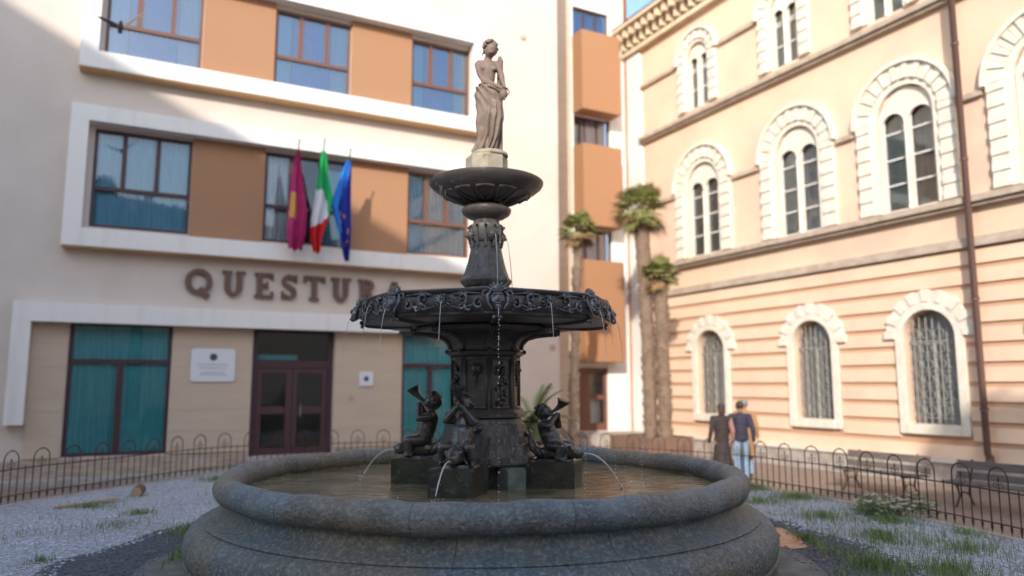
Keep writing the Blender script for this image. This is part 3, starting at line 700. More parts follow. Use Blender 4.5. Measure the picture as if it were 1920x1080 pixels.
flag('hanging_flag', 'green, white and red tricolour flag, middle one of the three', (5.72, 1.25, 7.60), 7.4,
     [(7.35, 5.66, 5.78), (6.8, 5.62, 5.86), (6.2, 5.58, 6.02), (5.7, 5.50, 5.95), (5.3, 5.52, 5.84), (4.9, 5.66, 5.80)], 0, 2, lambda u, v: 0 if v < .33 + .25 * max(0, u - .55) * 2.5 else (1 if v + .18 * u < .74 else 2))
flag('hanging_flag', 'blue flag with a ring of gold stars, rightmost of the three', (6.36, 1.25, 7.45), 7.3,
     [(7.2, 6.30, 6.42), (6.6, 6.12, 6.44), (6.05, 5.98, 6.47), (5.5, 6.18, 6.52), (5.1, 6.28, 6.52), (4.75, 6.40, 6.50)], 0, 3,
     lambda u, v: (2 if abs(hypot((u - .5) * 1.3, v - .62) - .17) < .022 and int(atan2(v - .62, u - .5) * 4) % 2 == 0 else (0 if u + v < .82 else 1)))

# ------------------------------------------------------------------ palazzo on the right
pz = thing('peach_palace_building', (4.10, 25.63, 0), A - pi / 2, 'peach plastered palace with rusticated ground floor and white round-arched windows', 'building')
RX1 = 30.0
C1 = [3.80, 7.40, 10.48, 13.55, 16.7, 19.9]; C0 = [3.93, 7.62, 10.72, 13.75, 16.9, 20.0]; C2 = [3.74, 7.19, 10.2, 13.3, 16.5, 19.7]
holes = [(c, .60, .87, 2.72, 'arch') for c in C0] + [(c, .70, 5.62, 7.78, 'arch') for c in C1] + [(c, .47, 10.30, 11.92, 'arch') for c in C2]
bm = B(); wall(bm, 0, RX1, PZ, 14.2, holes, depth=.35)
box(bm, 0, .3, .351, 10, PZ, 14.2); box(bm, RX1 - .3, RX1, .351, 10, PZ, 14.2); box(bm, .3, RX1 - .3, 9.7, 10, PZ, 14.2)
obj('wall', fin(bm), M['peach'], pz)
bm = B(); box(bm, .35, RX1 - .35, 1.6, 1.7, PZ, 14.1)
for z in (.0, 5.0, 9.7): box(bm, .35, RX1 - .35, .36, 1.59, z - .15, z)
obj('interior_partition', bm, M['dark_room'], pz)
# rusticated courses
bm = B()
for k in range(11):
    z0_ = .17 + k * .40; z1_ = min(z0_ + .29, 4.50)
    if z0_ > 4.4: break
    def hwid(z):
        if z < .64: return 0
        return .80 if z < 2.75 else (sqrt(.95 ** 2 - (z - 2.72) ** 2) if z - 2.72 < .95 else 0)
    ns = 6 if z1_ > 2.7 and z0_ < 3.8 else 2 if z0_ < .64 < z1_ else 1
    for j in range(ns):
        za = z0_ + (z1_ - z0_) * j / ns; zb = z0_ + (z1_ - z0_) * (j + 1) / ns; hw = hwid((za + zb) / 2); x = .9
        for c in C0 + [RX1 + hw]:
            if c - hw > x and (hw > 0 or c > RX1 - .01): box(bm, x, c - hw, -.045, -.002, za, zb); x = c + hw
obj('rusticated_masonry', bm, M['rustic'], pz)
bm = B(); box(bm, .9, RX1, -.006, -.002, PZ + .5, 4.5)
# the back plane of the joints must not cover the windows: build it from strips between them
bm.free(); bm = B(); wall(bm, .9, RX1, .15, 4.5, [(c, .60, .87, 2.72, 'arch') for c in C0], y=-.004, depth=.003, back=False); obj('joint_bed', fin(bm), M['joint'], pz)
bm = B(); box(bm, 0, .9, -.10, -.002, .15, 13.3); obj('corner_pilaster', bm, M['pale'], pz)
bm = B(); box(bm, 0, RX1, -.14, -.002, PZ, .15); obj('stone_ledge', bm, M['kerbstone'], pz)
bm = B(); box(bm, 0, RX1, -.19, -.143, .10, .165); box(bm, 0, RX1, -.142, -.003, .151, .165); obj('ledge_coping', bm, M['trim'], pz)
for (z0_, z1_, d) in ((4.52, 4.60, .13), (4.60, 4.72, .09), (5.42, 5.55, .24), (5.34, 5.42, .16), (9.98, 10.10, .22), (9.90, 9.98, .14)):
    bm = B(); box(bm, .9, RX1, -d, -.002, z0_, z1_); obj('string_course', bm, M['string'], pz)
for (C, zz, hw) in ((C1, 7.68, 1.3), (C2, 11.93, 1.0)):
    x = .9
    for c in C + [RX1 + hw]:
        if c - hw > x: bm = B(); box(bm, x, c - hw, -.10, -.002, zz - .06, zz + .06); obj('impost_course', bm, M['string'], pz)
        x = c + hw
bm = B(); box(bm, -.1, RX1, -.62, .5, 14.10, 14.25); box(bm, 0, RX1, -.22, -.002, 13.28, 13.42)
obj('cornice', bm, M['corbel'], pz)
bm = B(); x = .15
k = 0
while x < RX1 - .3:
    box(bm, x, x + .16, -.52, -.002, 13.80, 14.098); box(bm, x + .015, x + .145, -.32, -.002, 13.5, 13.799); x += .36
obj('corbels', bm, M['corbel'], pz); bpy.context.scene.objects['corbels'].name = 'corbel_course'
bm = B(); box(bm, 0, RX1, -.003 - .002, -.002, 13.43, 14.14); obj('frieze', bm, M['trim'], pz)
bm = B()
quad(bm, [(-.1, -.66, 14.26), (RX1, -.66, 14.26), (RX1, 5, 16.3), (-.1, 5, 16.3)]); quad(bm, [(-.1, 10.3, 14.26), (-.1, 5, 16.3), (RX1, 5, 16.3), (RX1, 10.3, 14.26)]); quad(bm, [(-.1, -.66, 14.26), (-.1, 5, 16.3), (-.1, 10.3, 14.26)]); quad(bm, [(RX1, -.66, 14.26), (RX1, 10.3, 14.26), (RX1, 5, 16.3)])
obj('roof', bm, M['roof'], pz)
for c in C0:
    bm = B()
    box(bm, c - .77, c - .601, -.10, .12, .66, 2.72); box(bm, c + .601, c + .77, -.10, .12, .66, 2.72); box(bm, c - .600, c + .600, -.12, .2, .66, .868)
    ringseg(bm, c, 2.722, .601, .77, 0, pi, -.10, .12, 20)
    for k in range(17):
        a0_ = pi * k / 17; a1_ = pi * (k + 1) / 17; pr = .12 if k % 2 == 0 else .095; ro = 1.03 if k % 2 == 0 else .995
        ringseg(bm, c, 2.722, .772, ro, a0_ + .004, a1_ - .004, -pr, -.003, 2)
    wo = obj('ground_floor_window', fin(bm), M['trim'], pz)
    bm = B(); P = [(c - .60, .24, .87), (c + .60, .24, .87)] + [(c + .60 * cos(pi * k / 14), .24, 2.72 + .60 * sin(pi * k / 14)) for k in range(15)]
    quad(bm, P); obj('pane', bm, M['glass'], wo)
    bm = B(); pleats(bm, c - .6, c + .6, .85, 3.35, .285, .02, .14); obj('curtain', bm, M['lace'], wo)
    bm = B(); box(bm, c - .56, c + .56, .13, .17, 2.60, 2.66); box(bm, c - .02, c + .02, .131, .169, .87, 2.6)
    for k in range(1, 8): xx = c - .60 + 1.20 * k / 8; tube(bm, [(xx, .10, .87), (xx, .10, 2.72 + sqrt(.60 ** 2 - (xx - c) ** 2))], .011, 5)
    for k in range(6):
        zz = 1.0 + k * .33
        tube(bm, [(c - .56, .10, zz), (c + .56, .10, zz)], .009, 5)
        for q in range(4):
            cx_ = c - .43 + q * .285; tube(bm, [(cx_ + .11 * cos(th_ * pi / 6), .09, zz + .165 + .11 * sin(th_ * pi / 6)) for th_ in range(13)], .008, 4, cap=False)
    obj('iron_grille', bm, M['grille'], wo)
def biforate(c, r, z0_, sp, ro, r_in, name, lw, dent, k0):
    bm = B()
    # plain inner jamb ring
    box(bm, c - r_in, c - r - .001, -.05, .1, z0_, sp); box(bm, c + r + .001, c + r_in, -.05, .1, z0_, sp); ringseg(bm, c, sp + .002, r + .001, r_in, 0, pi, -.05, .1, 24)
    # toothed outer ring
    nb = dent; 
    for k in range(nb):
        pr = .11 if k % 2 == 0 else .082
        ringseg(bm, c, sp + .002, r_in + .001, ro, pi * k / nb + .006, pi * (k + 1) / nb - .006, -pr, -.003, 2)
    nz = int((sp - z0_) / .16)
    for s_ in (-1, 1):
        for k in range(nz):
            pr = .11 if k % 2 == 0 else .082; za = z0_ + (sp - z0_) * k / nz; zb = z0_ + (sp - z0_) * (k + 1) / nz - .006
            xa, xb = sorted((c + s_ * (r_in + .001), c + s_ * ro)); box(bm, xa, xb, -pr, -.003, za, zb)
    ringseg(bm, c, sp + .002, ro + .001, ro + .09, -.02, pi + .02, -.16, -.003, 28)
    wo = obj(name, fin(bm), M['trim'], pz)
    bm = B(); off = lw + .05
    wall(bm, c - r, c + r, z0_, sp + r, [(c - off, lw, z0_ + .03, sp - .14, 'arch'), (c + off, lw, z0_ + .03, sp - .14, 'arch')], y=.05, depth=.06)
    bmesh.ops.remove_doubles(bm, verts=bm.verts, dist=.0005)
    # trim the plate to the arch
    for v in bm.verts:
        dx, dz = v.co.x - c, v.co.z - sp
        if dz > 0 and hypot(dx, dz) > r - .002: k = (r - .002) / hypot(dx, dz); v.co.x = c + dx * k; v.co.z = sp + dz * k
    tube(bm, [(c, .03, z0_), (c, .03, z0_ + .1), (c, .03, sp - .45), (c, .03, sp - .30), (c, .03, sp - .22)], [.06, .038, .036, .045, .07], 10)
    obj('twin_light_tracery', fin(bm), M['trim'], wo)
    bm = B(); quad(bm, [(c - r + .01, .16, z0_), (c + r - .01, .16, z0_), (c + r - .01, .16, sp + r * .5), (c - r + .01, .16, sp + r * .5)]); obj('pane', bm, M['glass'], wo)
    bm = B()
    for s_ in (-1, 1):
        cx_ = c + s_ * off
        for zz in (z0_ + .62, z0_ + 1.22, sp - .32): box(bm, cx_ - lw, cx_ + lw, .125, .155, zz, zz + .035)
        box(bm, cx_ - lw, cx_ - lw + .025, .124, .156, z0_, sp + .05); box(bm, cx_ + lw - .025, cx_ + lw, .124, .156, z0_, sp + .05)
    obj('sash', bm, M['pale'], wo)
    bm = B(); box(bm, c - off - lw, c - off + lw * (.3 if k0 % 2 else .9), .20, .22, z0_, sp - .3)
    if k0 % 3 == 0: box(bm, c + off - lw, c + off + lw, .20, .22, z0_, z0_ + 1.2)
    obj('shutter', bm, M['shutter'], wo)
    bm = B(); pleats(bm, c - r, c + r, z0_, sp + r * .4, .235, .02, .14); obj('curtain', bm, M['lace'] if k0 % 2 else M['linen'], wo)
for i, c in enumerate(C1): biforate(c, .70, 5.62, 7.78, 1.20, .84, 'arched_window', .285, 23, i)
for i, c in enumerate(C2): biforate(c, .47, 10.30, 11.92, .86, .58, 'arched_window', .185, 17, i + 1)
bm = B(); tube(bm, [(11.9, -.20, .17), (11.9, -.20, .3), (11.9, -.26, .36), (11.9, -.26, 14.2)], [.085, .075, .065, .065], 12)
for z in (1.2, 3.4, 6.3, 8.8, 11.3): tube(bm, [(11.9, -.26, z), (11.9, -.26, z + .05)], .08, 12)
obj('drainpipe', bm, M['pipe'], pz, True)

# ------------------------------------------------------------------ unseen behind the viewer: houses shaped to cast the shade, and a tree
def SX(xp, zp, y=-15): return (xp, y, zp)
ob_ = thing('shade_casting_house', (0, 0, 0), 0, 'unseen tall gabled house behind the viewpoint, outline shaped to cast the shade', 'building')
bm = B()
P = [(-36, PZ), (-5.35, PZ), (-5.35, 21.35), (-8.6, 21.75), (-16.9, 24.55), (-24, 27.5), (-36, 27.5)]  # roofline drawn to give the wanted shadow edge
f = [bm.verts.new((x, -15, z)) for x, z in P]; g = [bm.verts.new((x - 1.2, -21, z - 2.2)) for x, z in P]
bm.faces.new(f); bm.faces.new(g[::-1])
for i in range(len(P)): bm.faces.new((f[i], f[(i + 1) % len(P)], g[(i + 1) % len(P)], g[i]))
obj('wall', fin(bm), M['far_wall'], ob_)
ob2 = thing('low_shade_casting_house', (0, 0, 0), 0, 'unseen lower flat-roofed house added behind the viewpoint to cast shade', 'building')
bm = B(); box(bm, -5.9, 30, -21, -15.3, PZ, 13.85); obj('wall', bm, M['far_wall'], ob2)
bm = B(); box(bm, -5.9, 30.2, -21.2, -15.2, 13.85, 14.1); obj('roof', bm, M['roof'], ob2)

def leaf_cloud(name, m, parent, blobs, n, ls, seed=1):
    v = []; f = []; rnd = random.Random(seed)
    for _ in range(n):
        c, r = rnd.choices(blobs, weights=[b[1] ** 2 for b in blobs])[0]
        d = Vector((rnd.gauss(0, 1), rnd.gauss(0, 1), rnd.gauss(0, 1))).normalized() * r * rnd.uniform(.55, 1.05)
        p = Vector(c) + d; a = Vector((rnd.gauss(0, 1), rnd.gauss(0, 1), rnd.gauss(0, 1))).normalized(); b = a.orthogonal().normalized(); s = ls * rnd.uniform(.6, 1.3)
        i = len(v); v += [p - a * s, p + b * s * .45, p + a * s, p - b * s * .45]; f.append((i, i + 1, i + 2, i + 3))
    return pydata(name, v, f, m, parent)
tr = thing('broadleaf_tree', (6.5, -11.5, PZ), 0, 'leafy tree on the square behind the viewpoint', 'tree')
bm = B(); tube(bm, [(0, 0, 0), (.1, 0, 5), (-.2, .2, 10), (.1, 0, 14)], [.45, .36, .25, .1], 10)
for a_ in range(6): tube(bm, [(0, 0, 8 + a_ * .8), (cos(a_ * 1.1) * 1.6, sin(a_ * 1.1) * 1.6, 10.5 + a_ * .8), (cos(a_ * 1.1) * 2.9, sin(a_ * 1.1) * 2.9, 12 + a_ * .6)], [.16, .1, .04], 6)
obj('trunk', bm, M['bark'], tr, True)
rb = random.Random(9); bl = [((rb.uniform(-2.6, 4.5), rb.uniform(-2.5, 2.5), rb.uniform(9.5, 14.2)), rb.uniform(.7, 1.5)) for _ in range(16)]
leaf_cloud('crown', M['leaf'], tr, bl, 9000, .16)

# ------------------------------------------------------------------ palms
def palm(loc, h, r0, nf, fl, label, seed, lean=(0, 0)):
    t = thing('fan_palm', loc, 0, label, 'palm tree'); rnd = random.Random(seed)
    bm = B(); n = 26; P = [(lean[0] * (k / n) ** 2, lean[1] * (k / n) ** 2, h * k / n) for k in range(n + 1)]
    tube(bm, P, [r0 * (1.25 if k == 0 else 1 + .10 * (k % 2) + (.18 if k > n * .75 else 0)) for k in range(n + 1)], 14)
    for k in range(150):                              # old leaf bases
        z = rnd.uniform(.1, 1) * h; a = rnd.uniform(0, 2 * pi); q = z / h; cx, cy = lean[0] * q * q, lean[1] * q * q
        e = Vector((cos(a), sin(a), 0)); obox(bm, Vector((cx, cy, z)) + e * r0 * 1.06, (.02, .05, .09), e, e.cross(Vector((0, 0, 1))), Vector((0, 0, 1)) + e * .3)
    obj('trunk', bm, M['bark'], t)
    v = []; f = []; mi = []
    for k in range(nf):
        az = 2 * pi * k * .382 + rnd.uniform(-.2, .2); el = radians(rnd.uniform(-50, 75)); dry = el < radians(-25) and rnd.random() < .8
        d = Vector((cos(az) * cos(el), sin(az) * cos(el), sin(el))); side = Vector((-sin(az), cos(az), 0)); up = side.cross(d) * -1
        base = Vector((lean[0], lean[1], h)); pl = fl * rnd.uniform(.5, .75); hub = base + d * pl
        i = len(v); v += [base - side * .012, base + side * .012, hub + side * .01, hub - side * .01]; f.append((i, i + 1, i + 2, i + 3)); mi.append(1 if dry else 0)
        for q in range(17):
            a = radians(-110 + 220 * q / 16); ld = (d * cos(a) + side * sin(a)).normalized(); L_ = fl * .62 * rnd.uniform(.8, 1.05) * (1 - .25 * abs(a) / 2)
            p1 = hub + ld * L_ * .55 + up * -.02; p2 = hub + ld * L_ + Vector((0, 0, -L_ * rnd.uniform(.15, .5))); s = ld.cross(up).normalized() * .022
            i = len(v); v += [hub, p1 - s, p2, p1 + s]; f += [(i, i + 1, i + 2, i + 3)]; mi += [1 if dry else 0]
    o = pydata('crown', v, f, [M['frond'], M['frond_dry']], t); o.data.polygons.foreach_set('material_index', mi)
palm((3.88, 21.2, PZ), 7.1, .17, 80, .80, 'tall fan palm in the corner, the taller of the pair by the peach palace', 4, (-.15, 0))
palm((4.25, 21.0, PZ), 5.15, .16, 50, .56, 'shorter fan palm in front of the peach palace corner, beside the taller palm', 5, (-.05, 0))
palm((1.62, 20.0, PZ), 6.25, .10, 50, .52, 'slender fan palm in front of the terracotta bays', 6, (.22, 0))
pl_ = thing('planter', (3.85, 21.1, PZ), A - pi / 2, 'low brown planter round the feet of the two palms', 'planter')
bm = B(); box(bm, -.9, .9, -.75, -.65, 0, .66); box(bm, -.9, .9, .65, .75, 0, .66); box(bm, -.9, -.8, -.65, .65, 0, .66); box(bm, .8, .9, -.65, .65, 0, .66); obj('wall', bm, M['terracotta'], pl_)
bm = B(); box(bm, -.8, .8, -.65, .65, 0, .6); obj('soil', bm, M['log'], pl_)
# cycad-like plant behind the fountain
cy = thing('sago_palm_plant', (.30, 10.9, 0), 0, 'spiky green cycad growing just behind the fountain column', 'plant'); cy.scale = (1.22, 1.22, 1.22)
bm = B(); tube(bm, [(0, 0, 0), (0, .02, .4), (.02, 0, .95)], [.10, .09, .08], 10)
for k in range(60):
    a = random.uniform(0, 6.28); z = random.uniform(.1, .95); e = Vector((cos(a), sin(a), 0)); obox(bm, Vector((0, 0, z)) + e * .09, (.02, .03, .045), e, e.cross(Vector((0, 0, 1))), Vector((0, 0, 1)) + e * .6)
obj('trunk', bm, M['bark'], cy)
v = []; f = []; rnd = random.Random(8)
for k in range(36):
    az = 2.4 * k; el = radians(rnd.uniform(0, 75)); L_ = rnd.uniform(.45, .62)
    prev = Vector((0, 0, .95)); d = Vector((cos(az) * cos(el), sin(az) * cos(el), sin(el))); side = Vector((-sin(az), cos(az), 0))
    for q in range(14):
        nx = prev + d * (L_ / 14); d = (d + Vector((0, 0, -.075))).normalized()
        for s_ in (-1, 1):
            tip = nx + (side * s_ * .8 + d * .6 + Vector((0, 0, .15))).normalized() * .13 * (1 - abs(q - 6) / 12); i = len(v); v += [nx - d * .016, tip, nx + d * .018]; f.append((i, i + 1, i + 2))
        i = len(v); v += [prev - side * .012, prev + side * .012, nx + side * .012, nx - side * .012]; f.append((i, i + 1, i + 2, i + 3)); prev = nx
pydata('crown', v, f, M['frond'], cy)

# white-flowered shrub at the right-hand fence
fs = thing('flowering_shrub', (5.02, 10.05, 0), 0, 'low bushy plant with white blooms against the iron fence', 'shrub'); fs.scale = (.95, .95, .8)
rb = random.Random(4); bl = [((rb.uniform(-.45, .45), rb.uniform(-.25, .25), rb.uniform(.06, .24)), rb.uniform(.08, .17)) for _ in range(22)]
leaf_cloud('leaves', M['leaf'], fs, bl, 1500, .026, 2)
bm = B()
for _ in range(95):
    c, r = rb.choice(bl); d = Vector((rb.gauss(0, 1), rb.gauss(-.4, 1), abs(rb.gauss(.7, .5)))).normalized() * r * 1.1; p = Vector(c) + d
    for q in range(5): a = q * 1.256; ball(bm, p + Vector((cos(a) * .016, sin(a) * .016, rb.uniform(-.004, .004))), (.015, .015, .008), 1)
obj('blossoms', bm, M['petal'], fs)
bm = B()
for k in range(12): a = k * .55; tube(bm, [(0 + .1 * cos(a * 3), 0, 0), (.35 * cos(a), .2 * sin(a), .2)], [.006, .003], 4)
obj('stems', bm, M['bark'], fs)

# log and plank in the left-hand gravel
lg = thing('cut_log', (-5.75, 11.75, .075), radians(20), 'short sawn log lying in the pale gravel by the fence', 'log')
bm = B(); tube(bm, [(0, -.02, 0), (.02, .26, .01)], [.078, .082], 14); obj('log_body', bm, M['log'], lg, True)
bm = B(); tube(bm, [(0, -.028, 0), (0, -.021, 0)], [.070, .074], 14); obj('sawn_face', bm, M['logend'], lg)
bm = B(); obox(bm, (-6.05, 10.95, .035), (.42, .045, .012), (.62, .78, .03), (-.78, .62, 0), (0, 0, 1))
tag(obj('plank', bm, M['logend']), 'narrow bare wood plank lying in gravel beside the left-hand fence', 'plank')

# ------------------------------------------------------------------ benches
def bench(loc, rz, label):
    t = thing('park_bench', loc, rz, label, 'bench', 'wooden benches facing the fountain')
    L_ = 1.75
    for z0_, z1_, y in ((.62, .76, .27), (.45, .57, .24)):
        bm = B(); obox(bm, (0, y, (z0_ + z1_) / 2), (L_ / 2, .015, (z1_ - z0_) / 2), (1, 0, 0), (0, 1, -.2), (0, .2, 1)); obj('back_slat', bm, M['wood'], t)
    bm = B()
    for k in range(4): box(bm, -L_ / 2, L_ / 2, -.24 + k * .11, -.15 + k * .11, .40, .43)
    obj('seat', bm, M['wood'], t)
    for x in (-.62, .62):
        bm = B(); tube(bm, [(x, .29, .78), (x, .21, .40), (x, .18, .36), (x, -.22, .38)], .016, 6); tube(bm, [(x, .19, .38), (x, .14, .2), (x, .26, .02)], .018, 6); tube(bm, [(x, -.18, .38), (x, -.12, .2), (x, -.24, .02)], .018, 6)
        tube(bm, [(x, -.13, .2), (x, .0, .26), (x, .14, .2)], .012, 6); obj('leg', bm, M['fence'], t, True)
bench((6.98, 14.55, PZ), A - pi / 2, 'dark slatted bench behind the fence, facing the fountain, nearer the walking couple')
bench((7.95, 12.45, PZ), A - pi / 2, 'dark slatted bench behind the fence below the brown drainpipe')

# ------------------------------------------------------------------ people
def person(loc, rz, h, label, top, bottom, hair, skirt=False, longcoat=False, walk=.0, sleeve=None, bag=False):
    t = thing('person', loc, rz, label, 'person'); s = h / 1.72
    def V(x, y, z): return Vector((x, y, z)) * s
    hipL, hipR = V(-.09, 0, .92), V(.09, 0, .92); kL, kR = V(-.10, -.05 - walk * .6, .50), V(.10, -.02 + walk * .5, .50); aL, aR = V(-.10, walk * -1.1 + .02, .09), V(.10, .06 + walk * 1.1, .09)
    sL, sR = V(-.185, 0, 1.40), V(.185, 0, 1.40); eL, eR = V(-.25, .03 + walk * .5, 1.13), V(.25, .03 - walk * .5, 1.13); wL, wR = V(-.27, -.06 + walk, .88), V(.27, -.06 - walk * .6, .88)
    bm = B()
    ball(bm, V(0, -.01, 1.61), (.075 * s, .095 * s, .115 * s), 3); cap_(bm, V(0, .01, 1.40), V(0, 0, 1.53), .058 * s, .05 * s)
    ball(bm, V(0, -.105, 1.60), (.016 * s, .02 * s, .022 * s), 2); ball(bm, V(0, -.085, 1.55), (.03 * s, .015 * s, .012 * s), 2)
    for q in (-1, 1): ball(bm, V(q * .077, 0, 1.605), (.012 * s, .02 * s, .03 * s), 2); ball(bm, V(q * .03, -.088, 1.625), .011 * s, 1)
    cap_(bm, V(0, 0, 1.0), V(0, 0, 1.3), .13 * s, .14 * s); cap_(bm, sL, sR, .06 * s, .06 * s)
    for a_, b_, c_ in ((sL, eL, wL), (sR, eR, wR)):
        cap_(bm, a_, b_, .046 * s, .038 * s); cap_(bm, b_, c_, .036 * s, .026 * s); d = (c_ - b_).normalized(); pc = c_ + d * .055 * s
        ball(bm, pc, (.022 * s, .036 * s, .045 * s), 2)
        for q in range(4): o_ = Vector((0, (-.026 + .0175 * q) * s, 0)); L_ = (.06, .075, .07, .055)[q] * s; cap_(bm, pc + o_ + d * .03 * s, pc + o_ + d * (.03 * s + L_), .009 * s, .0075 * s, 6)
        cap_(bm, pc + Vector((0, -.032 * s, .01 * s)), pc + Vector((0, -.05 * s, -.03 * s)), .010 * s, .008 * s, 6)
    for a_, b_, c_ in ((hipL, kL, aL), (hipR, kR, aR)): cap_(bm, a_, b_, .08 * s, .055 * s); cap_(bm, b_, c_, .055 * s, .038 * s)
    solid('body', bm, .011, M['skin'], t, 2)
    bm = B(); ball(bm, V(0, .025, 1.645), (.086 * s, .100 * s, .095 * s), 3)
    if skirt: ball(bm, V(0, .06, 1.56), (.08 * s, .06 * s, .12 * s), 2)
    solid('hair', bm, .014, hair, t, 1)
    bm = B(); lo = .45 if longcoat else .86
    for k in range(6):
        q = k / 5; z = 1.36 - (1.36 - .95) * q; ball(bm, V(0, .005, z), ((.185 - .02 * sin(q * pi)) * s, (.158 + .012 * sin(q * 3)) * s, .11 * s), 2)
    if longcoat:
        for k in range(6): ball(bm, V(0, .01, .92 - k * .085), ((.175 + .01 * k) * s, (.155 + .006 * k) * s, .10 * s), 2)
    cap_(bm, sL, sR, .072 * s, .072 * s)
    if not sleeve:
        for a_, b_, c_ in ((sL, eL, wL), (sR, eR, wR)): cap_(bm, a_, b_, .066 * s, .054 * s); cap_(bm, b_, b_ + (c_ - b_) * .93, .052 * s, .041 * s)
    else:
        cap_(bm, sR, eR, .066 * s, .054 * s); cap_(bm, eR, eR + (wR - eR) * .93, .052 * s, .041 * s)
    cap_(bm, V(0, .02, 1.40), V(0, .02, 1.46), .075 * s, .065 * s)
    solid('coat' if longcoat else 'jacket', bm, .016, top, t, 3)
    if sleeve:
        bm = B(); cap_(bm, sL, eL, .07 * s, .058 * s); cap_(bm, eL, eL + (wL - eL) * .93, .056 * s, .045 * s); solid('sleeve', bm, .016, sleeve, t, 3)
    bm = B()
    if skirt:
        for k in range(8): ball(bm, V(0, .01, .92 - k * .075), ((.165 + .012 * k) * s, (.15 + .012 * k) * s, .085 * s), 2)
        solid('skirt', bm, .02, bottom, t, 3)
    else:
        ball(bm, V(0, 0, .95), (.165 * s, .148 * s, .12 * s), 2)
        for a_, b_, c_ in ((hipL, kL, aL), (hipR, kR, aR)): cap_(bm, a_, b_, .092 * s, .068 * s); cap_(bm, b_, c_ + Vector((0, 0, .01)), .068 * s, .06 * s)
        solid('trousers', bm, .016, bottom, t, 3)
    for a_ in (aL, aR):
        bm = B(); cap_(bm, a_ + Vector((0, .02, -.045)) * s, a_ + Vector((0, -.13, -.055)) * s, .042 * s, .035 * s); solid('shoe', bm, .013, M['shoe'], t, 2)
person((4.40, 15.95, PZ), radians(190), 1.66, 'walking person in a dark coat and long dark skirt with one pinkish sleeve', M['jacket_black'], M['jacket_black'], M['hair'], skirt=True, sleeve=M['pink'])
person((4.86, 16.15, PZ), radians(172), 1.70, 'walking person in a navy jacket and pale blue jeans', M['navy'], M['jeans'], M['hair'], walk=.10)
person((5.28, 17.2, PZ), radians(165), 1.72, 'grey-haired person in a tan coat, half hidden behind the one in jeans', M['tan'], M['jeans'], M['hair_grey'], longcoat=True, walk=.06)

# bird
bd = thing('pigeon', (-7.2, 13.0, 8.22), radians(30), 'pigeon flying past the upper left window', 'bird')
bm = B(); ball(bm, (0, 0, 0), (.055, .15, .05), 3); ball(bm, (0, -.17, .03), (.032, .04, .032), 2); cap_(bm, (0, -.1, .01), (0, -.16, .03), .035, .028); cap_(bm, (0, -.2, .028), (0, -.225, .02), .008, .003); ball(bm, (0, .19, .0), (.05, .09, .012), 2)
solid('body', bm, .008, M['feather'], bd, 3)
for s_, m_ in ((-1, M['feather']), (1, M['feather_white'])):
    bm = B(); P = [(0, -.06), (.14, -.10), (.30, -.04), (.36, .04), (.22, .06), (.10, .08), (0, .08)]
    lift = .35 if s_ < 0 else 1.1
    a_ = [bm.verts.new((s_ * (.03 + x), y, x * lift)) for x, y in P]; b_ = [bm.verts.new((s_ * (.03 + x), y, x * lift + .008)) for x, y in P]
    bm.faces.new(a_); bm.faces.new(b_[::-1])
    for i in range(len(P)): bm.faces.new((a_[i], a_[(i + 1) % len(P)], b_[(i + 1) % len(P)], b_[i]))
    obj('wing', fin(bm), m_, bd)

# ------------------------------------------------------------------ fountain
ft = thing('fountain', (FC.x, FC.y, 0), 0, 'tiered black iron fountain topped by a draped stone figure, in a round grey basin', 'fountain')
def rough(bm, amp, sc_):
    bm.normal_update()
    for v_ in bm.verts: v_.co += v_.normal * amp * noise.noise(v_.co * sc_)
bm = B(); lathe(bm, [(2.43 + .115 * cos(a), .79 + .115 * sin(a)) for a in [2 * pi * k / 22 for k in range(22)]], 200, closed=True); rough(bm, .018, 5); obj('basin_rim', bm, M['rim'], ft, True)
prof = [(2.30, .30), (2.34, .74), (2.37, .755), (2.41, .70), (2.425, .675), (2.43, .64), (2.45, .60), (2.49, .565), (2.55, .54), (2.615, .525), (2.625, .518), (2.618, .508), (2.635, .500),
        (2.68, .488), (2.725, .455), (2.76, .40), (2.775, .34), (2.77, .28), (2.757, .235), (2.74, .205)]
bm = B(); lathe(bm, prof, 200); 
for f_ in [f_ for f_ in bm.faces if len(f_.verts) > 4]: bmesh.ops.delete(bm, geom=[f_], context='FACES_ONLY')
rough(bm, .010, 6); obj('basin_wall', bm, M['basin'], ft, auto=50)
bm = B(); lathe(bm, [(2.66, .212), (2.748, .212), (2.763, .20), (2.763, .185), (2.748, .175), (2.748, 0), (2.6, -.05)], 160)
for f_ in [f_ for f_ in bm.faces if len(f_.verts) > 4]: bmesh.ops.delete(bm, geom=[f_], context='FACES_ONLY')
M['footing'] = basin_stone('basin_footing_stone', (.14, .125, .105), (.09, .085, .075), 9, .2)
obj('basin_footing', bm, M['footing'], ft, auto=40)
bm = B(); n = 96; c0 = bm.verts.new((0, 0, .72)); rr = [[bm.verts.new((r * cos(2 * pi * k / n), r * sin(2 * pi * k / n), .72)) for k in range(n)] for r in (.8, 1.6, 2.36)]
for k in range(n):
    bm.faces.new((c0, rr[0][k], rr[0][(k + 1) % n]))
    for a, b in zip(rr, rr[1:]): bm.faces.new((a[k], b[k], b[(k + 1) % n], a[(k + 1) % n]))
wo = obj('pool_water', bm, M['water'], None); wo.location = (FC.x, FC.y, 0); tag(wo, kind='structure')

